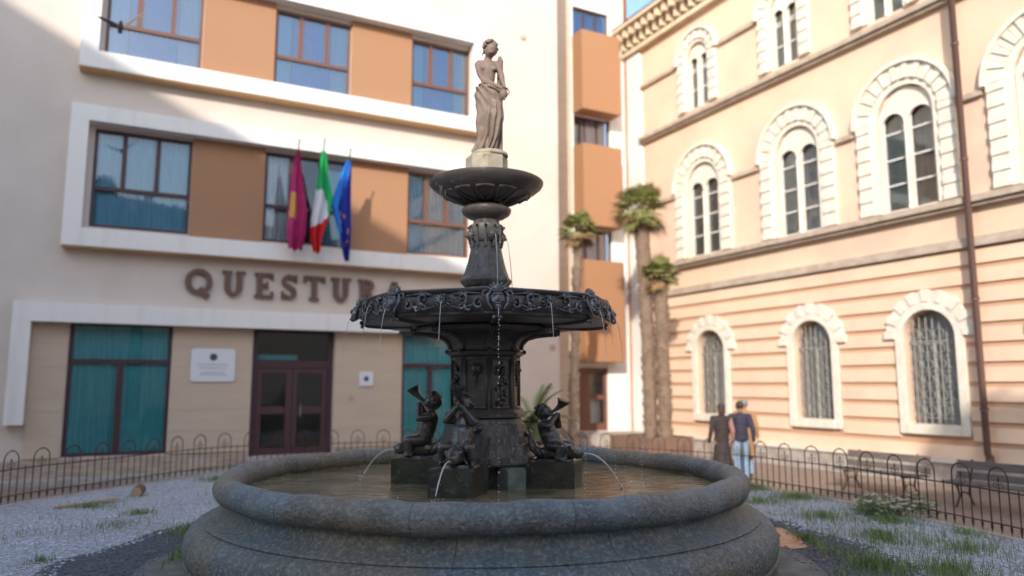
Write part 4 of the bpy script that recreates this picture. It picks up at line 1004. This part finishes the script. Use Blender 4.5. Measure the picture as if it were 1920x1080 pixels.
PH = radians(-15)                                  # the plinth cross is turned slightly
def oc(bm, prof, a_=22.5 - 15, n=8): lathe(bm, prof, n, a0=radians(a_))
bm = B(); oc(bm, [(.42, .40), (.42, .93)]); obj('central_drum', bm, M['block'], ft)
bm = B(); oc(bm, [(.52, .932), (.53, .95), (.53, 1.00), (.485, 1.02), (.475, 1.12), (.455, 1.135), (.45, 1.20), (.42, 1.225), (.41, 1.31), (.385, 1.33), (.37, 1.37)]); bmesh.ops.bevel(bm, geom=[e for e in bm.edges if abs(e.verts[0].co.z - e.verts[1].co.z) > .02], offset=.008, segments=1); obj('column_base', bm, M['iron_grey'], ft)
bm = B(); oc(bm, [(.36, 1.372), (.405, 1.385), (.41, 1.42), (.365, 1.44), (.345, 1.46), (.345, 1.98), (.385, 2.0), (.40, 2.03), (.36, 2.05)]); obj('column_shaft', bm, M['iron'], ft)
bm = B(); oc(bm, [(.358, 2.052), (.362, 2.09), (.385, 2.14), (.43, 2.18), (.50, 2.21), (.60, 2.225), (.72, 2.23), (.735, 2.245), (.735, 2.27), (.71, 2.285), (.66, 2.29)]); obj('column_capital', bm, M['iron'], ft)
apo = .345 * cos(pi / 8)
for k in range(8):
    a = radians(-15 + 45 * k) - pi / 2; e = Vector((cos(a), sin(a), 0)); sdv = Vector((-sin(a), cos(a), 0)); fc = e * apo
    bm = B()
    for s_ in (-1, 1): obox(bm, fc + sdv * s_ * .112 + Vector((0, 0, 1.72)) + e * .006, (.012, .012, .245), sdv, e, (0, 0, 1))
    for z in (1.48, 1.96): obox(bm, fc + Vector((0, 0, z)) + e * .006, (.10, .012, .012), sdv, e, (0, 0, 1))
    if k % 2 == 0:                                  # lion mask with a drop pendant
        ball(bm, fc + Vector((0, 0, 1.86)), (.055, .055, .055), 2)
        for q in range(9): a2 = q * 2 * pi / 9; ball(bm, fc + sdv * .055 * cos(a2) + Vector((0, 0, 1.86 + .055 * sin(a2))) + e * .005, .02, 1)
        ball(bm, fc + e * .045 + Vector((0, 0, 1.845)), .02, 1)
        for q in range(3): ball(bm, fc + e * .01 + Vector((0, 0, 1.77 - q * .035)), .024 - q * .004, 1)
    else:                                           # hanging bunch of fruit
        rb = random.Random(k)
        for q in range(46):
            z = rb.uniform(1.5, 1.92); wdt = .075 * (1 - abs(z - 1.68) / .35); ball(bm, fc + sdv * rb.uniform(-wdt, wdt) + e * rb.uniform(.0, .03) + Vector((0, 0, z)), rb.uniform(.014, .026), 1)
    obj('column_relief', fin(bm), M['iron'], ft, True)
    # scroll bracket at each corner under the bowl
    a = radians(22.5 - 15 + 45 * k) - pi / 2 + radians(0); e = Vector((cos(a), sin(a), 0))
    bm = B(); P = [e * .36 + Vector((0, 0, 2.06)), e * .375 + Vector((0, 0, 2.12)), e * .43 + Vector((0, 0, 2.175)), e * .53 + Vector((0, 0, 2.205)), e * .66 + Vector((0, 0, 2.22)), e * .74 + Vector((0, 0, 2.228))]
    tube(bm, P, [.03, .028, .026, .026, .026, .03], 8); tube(bm, [e * .345 + Vector((0, 0, 1.46)), e * .345 + Vector((0, 0, 2.0))], .014, 6); ball(bm, e * .40 + Vector((0, 0, 2.035)), .026, 1)
    for q in range(-1, 2): obox(bm, e * .72 + Vector((0, 0, 2.238)) + Vector((-sin(a), cos(a), 0)) * q * .03, (.05, .010, .03), e, Vector((-sin(a), cos(a), 0)), (0, 0, 1))
    obj('bracket', bm, M['iron'], ft, True)

M0 = radians(6.5)
def lobe(th): return .975 + .022 * cos(8 * (th - M0)) + .006 * cos(16 * (th - M0))
def rfl(a, r, z): return r * (lobe(a + pi / 2) if r > .8 else 1)
bm = B(); lathe(bm, [(.60, 2.285), (.72, 2.29), (.90, 2.285), (1.08, 2.29), (1.20, 2.30), (1.235, 2.305), (1.25, 2.32), (1.24, 2.34), (1.27, 2.375), (1.285, 2.43), (1.28, 2.475), (1.262, 2.50), (1.29, 2.515), (1.295, 2.535), (1.27, 2.548), (1.225, 2.54), (1.15, 2.47), (.8, 2.43), (.2, 2.42)], 160, rf=rfl); obj('lower_bowl', bm, M['iron'], ft, auto=60)
bm = B(); n = 80; rr = [[bm.verts.new((r * cos(2 * pi * k / n), r * sin(2 * pi * k / n), 2.515)) for k in range(n)] for r in (.2, 1.2)]
for k in range(n): bm.faces.new((rr[0][k], rr[1][k], rr[1][(k + 1) % n], rr[0][(k + 1) % n]))
obj('bowl_water', bm, M['water'], ft)
def bp(th, z, off=0):
    R = 1.275 * lobe(th) + off; return Vector((R * sin(th), -R * cos(th), z))
def brot(th, tilt=.25): return Matrix.Rotation(th, 3, 'Z') @ Matrix.Rotation(-tilt, 3, 'X')
def scroll(bm, th, z, r, s, flip, tr_=.011):
    pp = []
    for k in range(17):
        t = k / 16; a = (pi * .5 * flip) + flip * -1 * t * 1.8 * pi; rr_ = r * (1 - .68 * t); pp.append(bp(th + s * (rr_ * cos(a)) / 1.3, z + rr_ * sin(a), .028 - .01 * t))
    tube(bm, pp, [tr_ * (.6 + .7 * sin(pi * min(1, q / 16 + .15))) for q in range(17)], 6); ball(bm, pp[-1], tr_ * 1.6, 1)
for k in range(8):
    th = M0 + k * pi / 4
    # grotesque mask with a shell crown
    bm = B(); Rm = brot(th)
    def L3(x, y, z): return bp(th, 2.425, 0) + Rm @ Vector((x, -y, z))
    ball(bm, L3(0, .028, 0), (.062, .05, .082), 3, rot=Rm); ball(bm, L3(0, .085, -.008), (.013, .018, .026), 2, rot=Rm); ball(bm, L3(0, .07, -.05), (.028, .016, .010), 2, rot=Rm); ball(bm, L3(0, .055, -.078), (.03, .03, .03), 2, rot=Rm)
    for s_ in (-1, 1):
        ball(bm, L3(s_ * .026, .068, .018), (.012, .009, .009), 2, rot=Rm); ball(bm, L3(s_ * .026, .070, .034), (.02, .012, .007), 2, rot=Rm); ball(bm, L3(s_ * .035, .055, -.02), (.022, .02, .022), 2, rot=Rm)
        tube(bm, [L3(s_ * .06, .02, .08), L3(s_ * .09, .03, .04), L3(s_ * .085, .035, -.03), L3(s_ * .05, .03, -.085)], [.012, .016, .014, .008], 6)
        tube(bm, [L3(s_ * .07, .01, .09), L3(s_ * .12, .02, .085), L3(s_ * .135, .02, .05), L3(s_ * .115, .02, .035)], [.01, .013, .011, .006], 6)
    for q in range(7):
        a = radians(-66 + 22 * q); ball(bm, L3(.065 * sin(a), .028, .075 + .055 * cos(a)), (.014, .016, .042), 2, rot=Rm @ Matrix.Rotation(-a * -1, 3, 'Y'))
    ball(bm, L3(0, .04, .075), (.05, .03, .025), 2, rot=Rm)
    ball(bm, bp(th, 2.295, -.02), (.014, .014, .02), 1); 
    for s_ in (-1, 1): ball(bm, bp(th + s_ * .022, 2.285, -.02), .017, 2)
    obj('mask', bm, M['iron_lime'], ft, True)
    # rosette spout
    t2 = th + pi / 8; bm = B(); Rm2 = brot(t2); c_ = bp(t2, 2.43, .012)
    for q in range(14): a = q * 2 * pi / 14; ball(bm, c_ + Rm2 @ Vector((.055 * cos(a), -.008, .055 * sin(a))), (.022, .012, .009), 2, rot=Rm2 @ Matrix.Rotation(-a, 3, 'Y'))
    tube(bm, [c_ + Rm2 @ Vector((.026 * cos(q * pi / 6), -.022, .026 * sin(q * pi / 6))) for q in range(13)], .010, 6, cap=False); ball(bm, c_ + Rm2 @ Vector((0, -.015, 0)), .014, 2)
    obj('rosette', bm, M['iron_lime'], ft, True)
    # scrollwork between them
    for base, s_ in ((th, 1), (th, -1)):
        bm = B()
        m_ = base + s_ * pi / 16
        scroll(bm, base + s_ * .13, 2.40, .05, s_, 1); scroll(bm, base + s_ * .245, 2.455, .052, -s_, -1); scroll(bm, base + s_ * .20, 2.375, .042, s_, 1, .009)
        tube(bm, [bp(base + s_ * .10, 2.35, .01), bp(base + s_ * .17, 2.39, .02), bp(base + s_ * .25, 2.36, .02), bp(base + s_ * .33, 2.385, .02)], [.006, .012, .013, .006], 6)
        tube(bm, [bp(base + s_ * .11, 2.49, .012), bp(base + s_ * .20, 2.50, .015), bp(base + s_ * .31, 2.49, .02)], [.006, .010, .012], 6)
        for q in range(5): a = radians(-50 + 25 * q); ball(bm, bp(base + s_ * (.245 + .028 * sin(a)), 2.365 + .030 * cos(a), .022), (.010, .010, .018), 1)
        for q in range(5): a = radians(-60 + 30 * q); ball(bm, bp(base + s_ * (.235 + .040 * sin(a)), 2.475 + .045 * cos(a), .01), (.012, .012, .02), 1)
        obj('scrollwork', bm, M['iron_lime'], ft, True)
    # rib on the underside
    bm = B(); tube(bm, [bp(th, 2.29, -.53), bp(th, 2.285, -.25), bp(th, 2.30, -.08), bp(th, 2.33, .0)], [.02, .028, .03, .02], 6); obj('bowl_rib', bm, M['iron'], ft, True)

bm = B(); lathe(bm, [(.34, 2.43), (.33, 2.53), (.27, 2.57), (.225, 2.60), (.215, 2.66), (.235, 2.69)], 40); obj('stem_foot', bm, M['iron_lime'], ft, True)
bm = B(); lathe(bm, [(.20, 2.69), (.245, 2.72), (.272, 2.765), (.270, 2.785), (.245, 2.81), (.225, 2.86), (.195, 2.96), (.168, 3.08), (.15, 3.18)], 8, a0=radians(10)); obj('stem', bm, M['iron_grey'], ft)
bm = B(); lathe(bm, [(.15, 3.17), (.16, 3.20), (.165, 3.30), (.175, 3.345), (.17, 3.36), (.14, 3.375), (.135, 3.41)], 24)
for k in range(12): a = k * pi / 6; e = Vector((cos(a), sin(a), 0)); tube(bm, [e * .155 + Vector((0, 0, 3.12)), e * .175 + Vector((0, 0, 3.20)), e * .165 + Vector((0, 0, 3.30)), e * .19 + Vector((0, 0, 3.345))], [.018, .014, .012, .016], 6)
obj('stem_capital', bm, M['iron_grey'], ft, True)
for k in range(4):
    a = radians(-90 + 25 + 90 * k); e = Vector((cos(a), sin(a), 0)); q_ = Vector((-sin(a), cos(a), 0)); bm = B(); c_ = e * .175 + Vector((0, 0, 3.245))
    ball(bm, c_, (.05, .05, .055), 2); ball(bm, c_ + e * .045 + Vector((0, 0, -.012)), (.02, .02, .018), 2)
    for s_ in (-1, 1): ball(bm, c_ + e * .035 + q_ * s_ * .02 + Vector((0, 0, .018)), .011, 1)
    for j in range(10): an = j * pi / 5; ball(bm, c_ + q_ * .05 * cos(an) + Vector((0, 0, .052 * sin(an))), (.017, .017, .02), 1)
    obj('lion_spout', bm, M['iron_grey'], ft, True)
bm = B(); lathe(bm, [(.13, 3.40), (.135, 3.425), (.19, 3.44), (.245, 3.475), (.262, 3.51), (.262, 3.53), (.235, 3.55), (.16, 3.575), (.14, 3.60)], 48); obj('knop', bm, M['iron'], ft, auto=40)
bm = B(); lathe(bm, [(.14, 3.595), (.22, 3.605), (.34, 3.635), (.45, 3.68), (.53, 3.725), (.585, 3.77), (.600, 3.795), (.603, 3.815), (.59, 3.825), (.57, 3.81), (.45, 3.78), (.1, 3.77)], 80)
for k in range(12):
    a = k * pi / 6
    for s_ in (-1, 1):
        P = []
        for j in range(8): t = j / 7; r = .20 + .26 * t; P.append(Vector((r * cos(a + s_ * .20 * sin(t * pi / 2 + .2)), r * sin(a + s_ * .20 * sin(t * pi / 2 + .2)), 3.592 + .10 * t ** 1.4 + .0)))
        tube(bm, P, [.012] * 7 + [.005], 5)
    tube(bm, [Vector((.46 * cos(a + j * .05), .46 * sin(a + j * .05), 3.692 - abs(j) * .004)) for j in range(-4, 5)], .011, 5)
obj('upper_bowl', bm, M['iron'], ft, auto=50)
bm = B(); lathe(bm, [(.5, 3.80), (.0001, 3.80)], 48); obj('upper_bowl_water', bm, M['water'], ft)

# plinth blocks and bronze cherubs
def R2(x, y, th): return Vector((x * cos(th) - y * sin(th), x * sin(th) + y * cos(th), 0))
arms = [radians(-90 - 15), radians(180 - 12), radians(-15), radians(75)]
for i, th in enumerate(arms):
    bm = B(); rad = (.80, .68, .70, .72)[i]
    e = Vector((cos(th), sin(th), 0)); q_ = Vector((-sin(th), cos(th), 0))
    obox(bm, e * rad + Vector((0, 0, .67)), (.25, .205, .295), e, q_, (0, 0, 1)); bmesh.ops.bevel(bm, geom=bm.edges[:], offset=.015, segments=2)
    bmesh.ops.subdivide_edges(bm, edges=bm.edges[:], cuts=2); rough(bm, .01, 9)
    obj('plinth_block', bm, M['block'], ft)
for an in (-58, -128, 30, 130):
    bm = B(); e = Vector((cos(radians(an)), sin(radians(an)), 0)); obox(bm, e * .50 + Vector((0, 0, .66)), (.10, .10, .26), e, Vector((-e.y, e.x, 0)), (0, 0, 1))
    bmesh.ops.bevel(bm, geom=bm.edges[:], offset=.02, segments=2); obj('corner_block', bm, M['greenblock'], ft)

def make_cherub():
    bm = B(); V = Vector
    cap_(bm, V((.00, 0, .19)), V((-.03, 0, .29)), .092, .098); cap_(bm, V((-.04, 0, .30)), V((-.075, 0, .39)), .092, .082)
    cap_(bm, V((-.08, -.055, .41)), V((-.08, .055, .41)), .042, .042); cap_(bm, V((-.085, 0, .43)), V((-.09, 0, .48)), .034, .034)
    ball(bm, V((-.09, 0, .55)), (.080, .075, .084), 3); ball(bm, V((-.02, 0, .555)), (.014, .010, .012), 2)       # head tipped back
    for s_ in (-1, 1):
        ball(bm, V((-.035, s_ * .038, .525)), (.03, .026, .028), 2); ball(bm, V((-.085, s_ * .066, .54)), (.014, .010, .018), 2); ball(bm, V((-.03, s_ * .022, .575)), .009, 1)
        sh = V((-.08, s_ * .085, .40)); el = V((.015, s_ * .125, .385)) if s_ > 0 else V((.0, s_ * .14, .40)); ha = V((.04, s_ * .022, .52))
        cap_(bm, sh, el, .042, .036); cap_(bm, el, ha, .036, .024); ball(bm, ha, (.026, .020, .028), 2)
        for q in range(4): cap_(bm, ha + V((.004 - .002 * q, s_ * .004, .014 - .011 * q)), ha + V((.030, -s_ * .012, .020 - .011 * q)), .0065, .0055, 6)
        cap_(bm, ha + V((-.008, 0, .012)), ha + V((.005, -s_ * .012, .026)), .007, .006, 6)
        hp = V((.0, s_ * .06, .17)); kn = V((.13, s_ * .125, .17)); an = V((.09, s_ * .14, .045)); cap_(bm, hp, kn, .068, .052); cap_(bm, kn, an, .050, .034); cap_(bm, an + V((0, 0, -.01)), an + V((.055, s_ * .01, -.018)), .022, .017)
    body = solid('cherub_figure', bm, .0075, M['bronze'], ft, 2)
    bm = B(); rb = random.Random(3)
    for _ in range(60):
        d = V((rb.gauss(-.35, 1), rb.gauss(0, 1), rb.gauss(.45, 1))).normalized()
        if d.x > .45 and d.z < .75: continue
        ball(bm, V((-.094, 0, .556)) + V((d.x * .080, d.y * .078, d.z * .083)), rb.uniform(.015, .025), 1)
    solid('curly_hair', bm, .007, M['bronze'], body, 1)
    bm = B(); P = [V((-.015, 0, .545)), V((.04, 0, .585)), V((.075, 0, .62)), V((.095, 0, .65)), V((.108, 0, .675))]; tube(bm, P, [.015, .022, .034, .050, .064], 18, cap=False); tube(bm, [P[-1], P[-1] + V((.004, 0, .008))], [.067, .069], 18, cap=False)
    tube(bm, [P[-1] + V((.003, 0, .007)), P[-2]], [.052, .03], 18)
    obj('horn', bm, M['bronze'], body, auto=50)
    bm = B()                                          # dolphin-like fish the child rides
    P = [V((.235, 0, .085)), V((.17, 0, .105)), V((.08, 0, .10)), V((-.02, 0, .085)), V((-.12, 0, .085)), V((-.19, 0, .13)), V((-.225, .01, .20)), V((-.235, .02, .26))]; R_ = [.055, .082, .092, .085, .068, .050, .036, .024]
    for a_, b_, ra, rb_ in zip(P, P[1:], R_, R_[1:]): cap_(bm, a_, b_, ra, rb_)
    cap_(bm, V((.24, 0, .10)), V((.285, 0, .098)), .030, .022); cap_(bm, V((.235, 0, .055)), V((.27, 0, .052)), .030, .02)
    for s_ in (-1, 1):
        ball(bm, V((.20, s_ * .066, .135)), (.026, .018, .026), 2); ball(bm, V((.12, s_ * .10, .05)), (.055, .014, .035), 2, rot=Matrix.Rotation(s_ * .5, 3, 'X'))
        ball(bm, V((-.25 - .01, .02 + s_ * .05, .30)), (.02, .05, .035), 2, rot=Matrix.Rotation(s_ * .6, 3, 'X')); ball(bm, V((.13, s_ * .07, .11)), (.05, .02, .055), 2)
    for q in range(6): ball(bm, V((.05 - q * .05, 0, .165 - .01 * q)), (.022, .007, .03), 1)
    def scal(b2):
        b2.normal_update()
        for v_ in b2.verts:
            if v_.co.x < .12: v_.co += v_.normal * .0035 * (1 if int(v_.co.x * 38 + int(v_.co.z * 38) * .5) % 2 else -.6) * min(1, abs(sin(v_.co.x * 120)) + .2)
    solid('fish', bm, .008, M['bronze'], body, 2, post=scal)
    bm = B(); bmesh.ops.create_cone(bm, segments=24, radius1=.215, radius2=.19, depth=.03, cap_ends=True, matrix=Matrix.Translation((0, 0, .013)) @ Matrix.Diagonal((1.05, .8, 1, 1))); rough(bm, .01, 14); obj('rocky_base', bm, M['bronze'], body)
    return body
ch0 = make_cherub(); sub = [o for o in COL.objects if o.parent == ch0]
for i, th in enumerate(arms):
    c = ch0 if i == 0 else ch0.copy()
    if i:
        COL.objects.link(c)
        for s_ in sub: k2 = s_.copy(); COL.objects.link(k2); k2.parent = c
    rad = (.76, .66, .70, .72)[i]
    c.location = (rad * cos(th), rad * sin(th), .962); c.rotation_euler = (0, 0, th + (0, .1, -.1, 0)[i]); c.scale = (1.04, 1.04, .86 if i == 2 else 1.04)

# crowning statue
bm = B(); oc(bm, [(.225, 3.79), (.225, 4.075), (.205, 4.10)], 5); obj('statue_base', bm, M['statue_base'], ft)
bm = B(); lathe(bm, [(.195, 4.098), (.20, 4.115), (.195, 4.135), (.17, 4.15), (.0001, 4.155)], 32, c=(.03, 0)); obj('statue_plinth', bm, M['statue_base'], ft, True)
def SP(px, py, dy=0): return Vector(((px - 911) * .0055, dy, 4.132 + (290 - py) * .005986))
bm = B()
ball(bm, SP(918, 97, -.025), (.064, .074, .086), 3, rot=Matrix.Rotation(.25, 3, 'Y')); ball(bm, SP(919, 103, -.075), (.035, .03, .030), 2); ball(bm, SP(919.5, 98.5, -.098), (.010, .016, .018), 2)
for s_ in (-1, 1): ball(bm, SP(919 + s_ * 4, 94.5, -.078), .012, 2)
ball(bm, SP(919, 106.5, -.085), (.018, .012, .008), 2)
cap_(bm, SP(915, 104, .0), SP(911, 117, .015), .040, .045); cap_(bm, SP(896, 121, .01), SP(929, 122, .01), .050, .045)
ball(bm, SP(912, 128, .0), (.108, .075, .085), 3); cap_(bm, SP(912, 134, 0), SP(913, 150, .0), .090, .075); ball(bm, SP(912, 165, .0), (.095, .08, .085), 3); ball(bm, SP(910, 178, .0), (.108, .09, .085), 3)
ball(bm, SP(906, 133, -.062), (.034, .030, .032), 3); ball(bm, SP(925, 134, -.058), (.032, .030, .030), 3)
for a_, b_, ra, rb_ in ((SP(893, 122, .0), SP(897, 140, -.005), .038, .035), (SP(897, 140, -.005), SP(905, 154, -.03), .035, .032), (SP(905, 154, -.03), SP(921, 164, -.085), .032, .026), (SP(921, 164, -.085), SP(935, 171, -.11), .026, .019),
                        (SP(932, 124, .0), SP(939, 143, -.0), .038, .034), (SP(939, 143, 0), SP(941, 153, -.02), .034, .029), (SP(941, 153, -.02), SP(945, 168, -.075), .028, .019)): cap_(bm, a_, b_, ra, rb_)
h1 = SP(938, 173, -.115); ball(bm, h1, (.026, .016, .018), 2)
for q in range(4): cap_(bm, h1 + Vector((.008, -.005 - .001 * q, .012 - .009 * q)), h1 + Vector((.038 + .004 * (q in (1, 2)), -.004, .004 - .010 * q)), .0058, .0048, 6)
cap_(bm, h1 + Vector((0, 0, .012)), h1 + Vector((.022, .012, .024)), .0065, .0055, 6)
h2 = SP(946, 170, -.08); ball(bm, h2, (.018, .016, .020), 2)
for q in range(4): cap_(bm, h2 + Vector((-.012 + q * .008, -.010, .0)), h2 + Vector((-.014 + q * .009, -.022, -.028)), .0058, .0048, 6)
cap_(bm, SP(913, 262, -.05), SP(912, 283, -.07), .032, .024); ball(bm, SP(914, 285.5, -.10), (.026, .055, .016), 2)
ball(bm, SP(928, 284, -.04), (.024, .05, .016), 2); cap_(bm, SP(934, 225, -.04), SP(926, 281, -.0), .048, .026)
sb = solid('statue', bm, .0068, M['statue'], ft, 2)
bm = B(); rb = random.Random(6)
for _ in range(110):
    d = Vector((rb.gauss(0, 1), rb.gauss(.4, 1), rb.gauss(.5, 1))).normalized()
    if d.dot(Vector((.30, -.72, -.62))) > .42: continue
    ball(bm, SP(917.5, 91, -.012) + Vector((d.x * .084, d.y * .088, d.z * .082)), rb.uniform(.014, .021), 1)
ball(bm, SP(916.5, 90, .012), (.082, .078, .080), 2)
for q in range(4): ball(bm, SP(902 - q * .8, 100 + q * 4, .02), .013 - q * .0015, 1)
solid('curled_hair', bm, .006, M['statue'], sb, 1)
# drapery: lofted cloth with diagonal folds
secs = [(163, 890.5, 921, .0), (167, 889, 931, .0), (172, 888, 934, .0), (180, 887.5, 938, .0), (190, 888, 940, .0), (200, 890, 941, -.01), (212, 892.5, 942, -.015), (222, 892.5, 942.5, -.02), (232, 892, 939, -.02), (245, 894, 936, -.015), (258, 896, 932, -.01), (268, 893, 928, -.0), (278, 888, 925, .0), (286, 884.5, 918, .0)]
bm = B(); rows = []; NT = 84; NS = 64
for i in range(NS + 1):
    f_ = i / NS * (len(secs) - 1); k = min(int(f_), len(secs) - 2); q = f_ - k; py, xl, xr, dy = [secs[k][j] * (1 - q) + secs[k + 1][j] * q for j in range(4)]
    c_ = SP((xl + xr) / 2, py, dy); rx = (xr - xl) / 2 * .0055; ry = rx * .80 + .01; row = []
    t = i / NS
    for j in range(NT):
        a = 2 * pi * j / NT; front = max(0, -sin(a)); u = cos(a)
        # swags from the right hand falling to the left hip, then long folds to the feet
        sw = sin((t * 34 + (u - .75) * (u - .75) * 4.5) - .6) * max(0, 1 - t * 1.7) * (.4 + .6 * front) * (1 if u < .55 else .35)
        ln = sin(a * 11 + u * 3.2 * (1 - t) + t * 1.5) * min(1, max(0, t - .22) * 2.6) + .5 * sin(a * 23 + t * 4) * t
        d = .022 * sw + .016 * ln
        gap = -.05 * max(0, 1 - abs(u - .25) / .22) * max(0, (t - .52) / .48) * (1 if sin(a) < 0 else 0)
        row.append(bm.verts.new(c_ + Vector(((rx + d) * cos(a), (ry + d + gap) * sin(a), .010 * sin(a * 3 + t * 9)))))
    rows.append(row)
for a_, b_ in zip(rows, rows[1:]):
    for j in range(NT): bm.faces.new((a_[j], a_[(j + 1) % NT], b_[(j + 1) % NT], b_[j]))
bm.faces.new(rows[0]); bm.faces.new(rows[-1][::-1])
# rolled waist edge and cascade of cloth under the jug
tube(bm, [SP(889, 176, .02), SP(893, 172, -.06), SP(903, 169, -.088), SP(916, 168, -.095), SP(928, 172, -.095), SP(938, 180, -.08), SP(941, 182, .0)], [.010, .013, .014, .015, .013, .012, .01], 8)
for q in range(7):
    x_ = 925 + q * 2.3; tube(bm, [SP(x_, 182, -.085 + q * .005), SP(x_ - .5, 200, -.10 + q * .006), SP(x_ - 1 + (q % 2), 216 + 5 * (q % 3), -.085 + q * .006), SP(x_ - 2, 238 - 5 * abs(q - 2), -.07)], [.010, .013, .011, .004], 6)
bmesh.ops.recalc_face_normals(bm, faces=bm.faces[:]); obj('drapery', bm, M['statue_wet'], sb, True)
bm = B(); ax = Vector((.25, -.35, .9)).normalized(); jc = SP(944, 184, -.10); P = [(-.062, .022), (-.055, .030), (-.03, .040), (0, .046), (.025, .036), (.042, .022), (.055, .022), (.066, .034), (.070, .036)]
tube(bm, [jc + ax * z for z, r in P], [r for z, r in P], 20); tube(bm, [jc + ax * .05 + Vector((.03, 0, 0)), jc + Vector((.062, 0, .02)), jc + Vector((.046, 0, -.01))], .007, 6); obj('jug', bm, M['statue'], sb, True)
bm = B(); tube(bm, [SP(936, 288, .09), SP(936, 190, .09), SP(936.5, 108, .08), SP(936, 101, .08)], [.034, .034, .034, .018], 5); obj('support_post', bm, M['statue'], sb)

# ------------------------------------------------------------------ water jets
JN = [0]
def jet(label, p0, v0, zend, r=.006, solid_len=.45, group=None, beads=True, seed=0, bead_gap=1):
    """stream under gravity from p0 with velocity v0; breaks into drops"""
    rb = random.Random(seed); g = 9.8; vz = v0[2]; tt = (vz + sqrt(max(0, vz * vz + 2 * g * (p0[2] - zend)))) / g
    def at(t): return Vector((p0[0] + v0[0] * t, p0[1] + v0[1] * t, p0[2] + vz * t - .5 * g * t * t))
    bm = B(); ts = tt * solid_len; tube(bm, [at(ts * k / 10) for k in range(11)], [r * (1.0 - .03 * k) * rb.uniform(.8, 1.15) for k in range(11)], 6)
    t = ts
    while beads and t < tt:
        t += rb.uniform(.006, .02) * bead_gap; s_ = r * rb.uniform(.7, 1.25); ball(bm, at(min(t, tt)) + Vector((rb.gauss(0, .003), rb.gauss(0, .003), 0)), (s_, s_, s_ * rb.uniform(1.1, 2.2)), 1)
    for _ in range(14 if beads else 0): a = rb.uniform(0, 6.28); q = rb.uniform(.01, .09); ball(bm, at(tt) + Vector((q * cos(a), q * sin(a), rb.uniform(0, .05))), rb.uniform(.002, .005), 1)
    o = obj('water_jet', bm, M['drop'], None, True); o.location = (FC.x, FC.y, 0); tag(o, label, 'water jet', group)
names = {0: 'long thin water jet dropping straight from the front mask of the lower bowl', 1: 'thin water jet from the mask right of the front one on the lower bowl', 2: 'thin water jet from the mask at the right tip of the lower bowl', 7: 'thin water jet from the mask left of the front one on the lower bowl', 6: 'thin water jet from the mask at the left tip of the lower bowl'}
rn = {0: 'thin water jet from the rosette just right of the front mask', 1: 'thin water jet from the rosette by the right tip of the lower bowl', 7: 'thin water jet from the rosette just left of the front mask', 6: 'thin water jet from the rosette by the left tip of the lower bowl'}
for k, lb in names.items():
    th = M0 + k * pi / 4; p = bp(th, 2.375, .09); v_ = .10 if k == 0 else .27; jet(lb, p, (sin(th) * v_, -cos(th) * v_, .0), .72, .0055 if k == 0 else .0038, .22 if k == 0 else .5, beads=(k == 0), seed=k)
for k, lb in rn.items():
    th = M0 + pi / 8 + k * pi / 4; p = bp(th, 2.43, .035); v_ = .2; jet(lb, p, (sin(th) * v_, -cos(th) * v_, .0), .72, .0042, .45, beads=False, seed=20 + k)
for i, lb in ((0, 'arching water jet from the mouth of the front fish'), (1, 'arching water jet from the mouth of the left fish'), (2, 'arching water jet from the mouth of the right fish')):
    th = arms[i]; rad = (.76, .66, .70)[i] + .30; p = Vector((rad * cos(th), rad * sin(th), 1.035)); jet(lb, p, (cos(th) * 1.35, sin(th) * 1.35, .25), .72, .009, .9, beads=True, seed=40 + i)
for i, lb in ((0, 'thin water jet arching from the lion spout facing the viewer on the stem'), (1, 'thin water jet arching from the lion spout on the stem edge')):
    a = radians(-90 + 25 + 90 * i); p = Vector((.23 * cos(a), .23 * sin(a), 3.23)); jet(lb, p, (cos(a) * .22, sin(a) * .22, .0), 2.52, .005, .95, seed=50 + i)
p = SP(947, 190, -.11); jet('thin trickle of water falling from the jug of the statue', p, (.02, -.12, 0), 3.8, .004, .7, seed=60)
bm = B(); rb = random.Random(12)
for _ in range(40): a = rb.uniform(2.7, 3.7); r = rb.uniform(.46, .585); z = 3.675 + (r - .45) * .60; l_ = rb.uniform(.02, .07); tube(bm, [(r * cos(a), r * sin(a), z), (r * cos(a), r * sin(a), z - l_)], [.0015, .0006], 3)
for _ in range(60): a = rb.uniform(0, 6.28); r = rb.uniform(.5, 2.1); ball(bm, (r * cos(a), r * sin(a), rb.uniform(.73, 1.2)), rb.uniform(.0025, .006), 1)
for xx, yy, z0_, z1_ in ((1.55, -.2, .72, 1.1), (1.33, .1, .74, 1.0), (.95, -.6, .75, 1.2)):
    z = z0_
    while z < z1_: ball(bm, (xx + rb.gauss(0, .006), yy, z), rb.uniform(.004, .008), 1); z += rb.uniform(.02, .06)
o = obj('water_drops', bm, M['drop'], None); o.location = (FC.x, FC.y, 0); tag(o, 'scattered drops falling from the bowls over the pool', 'water drops', kind='stuff')
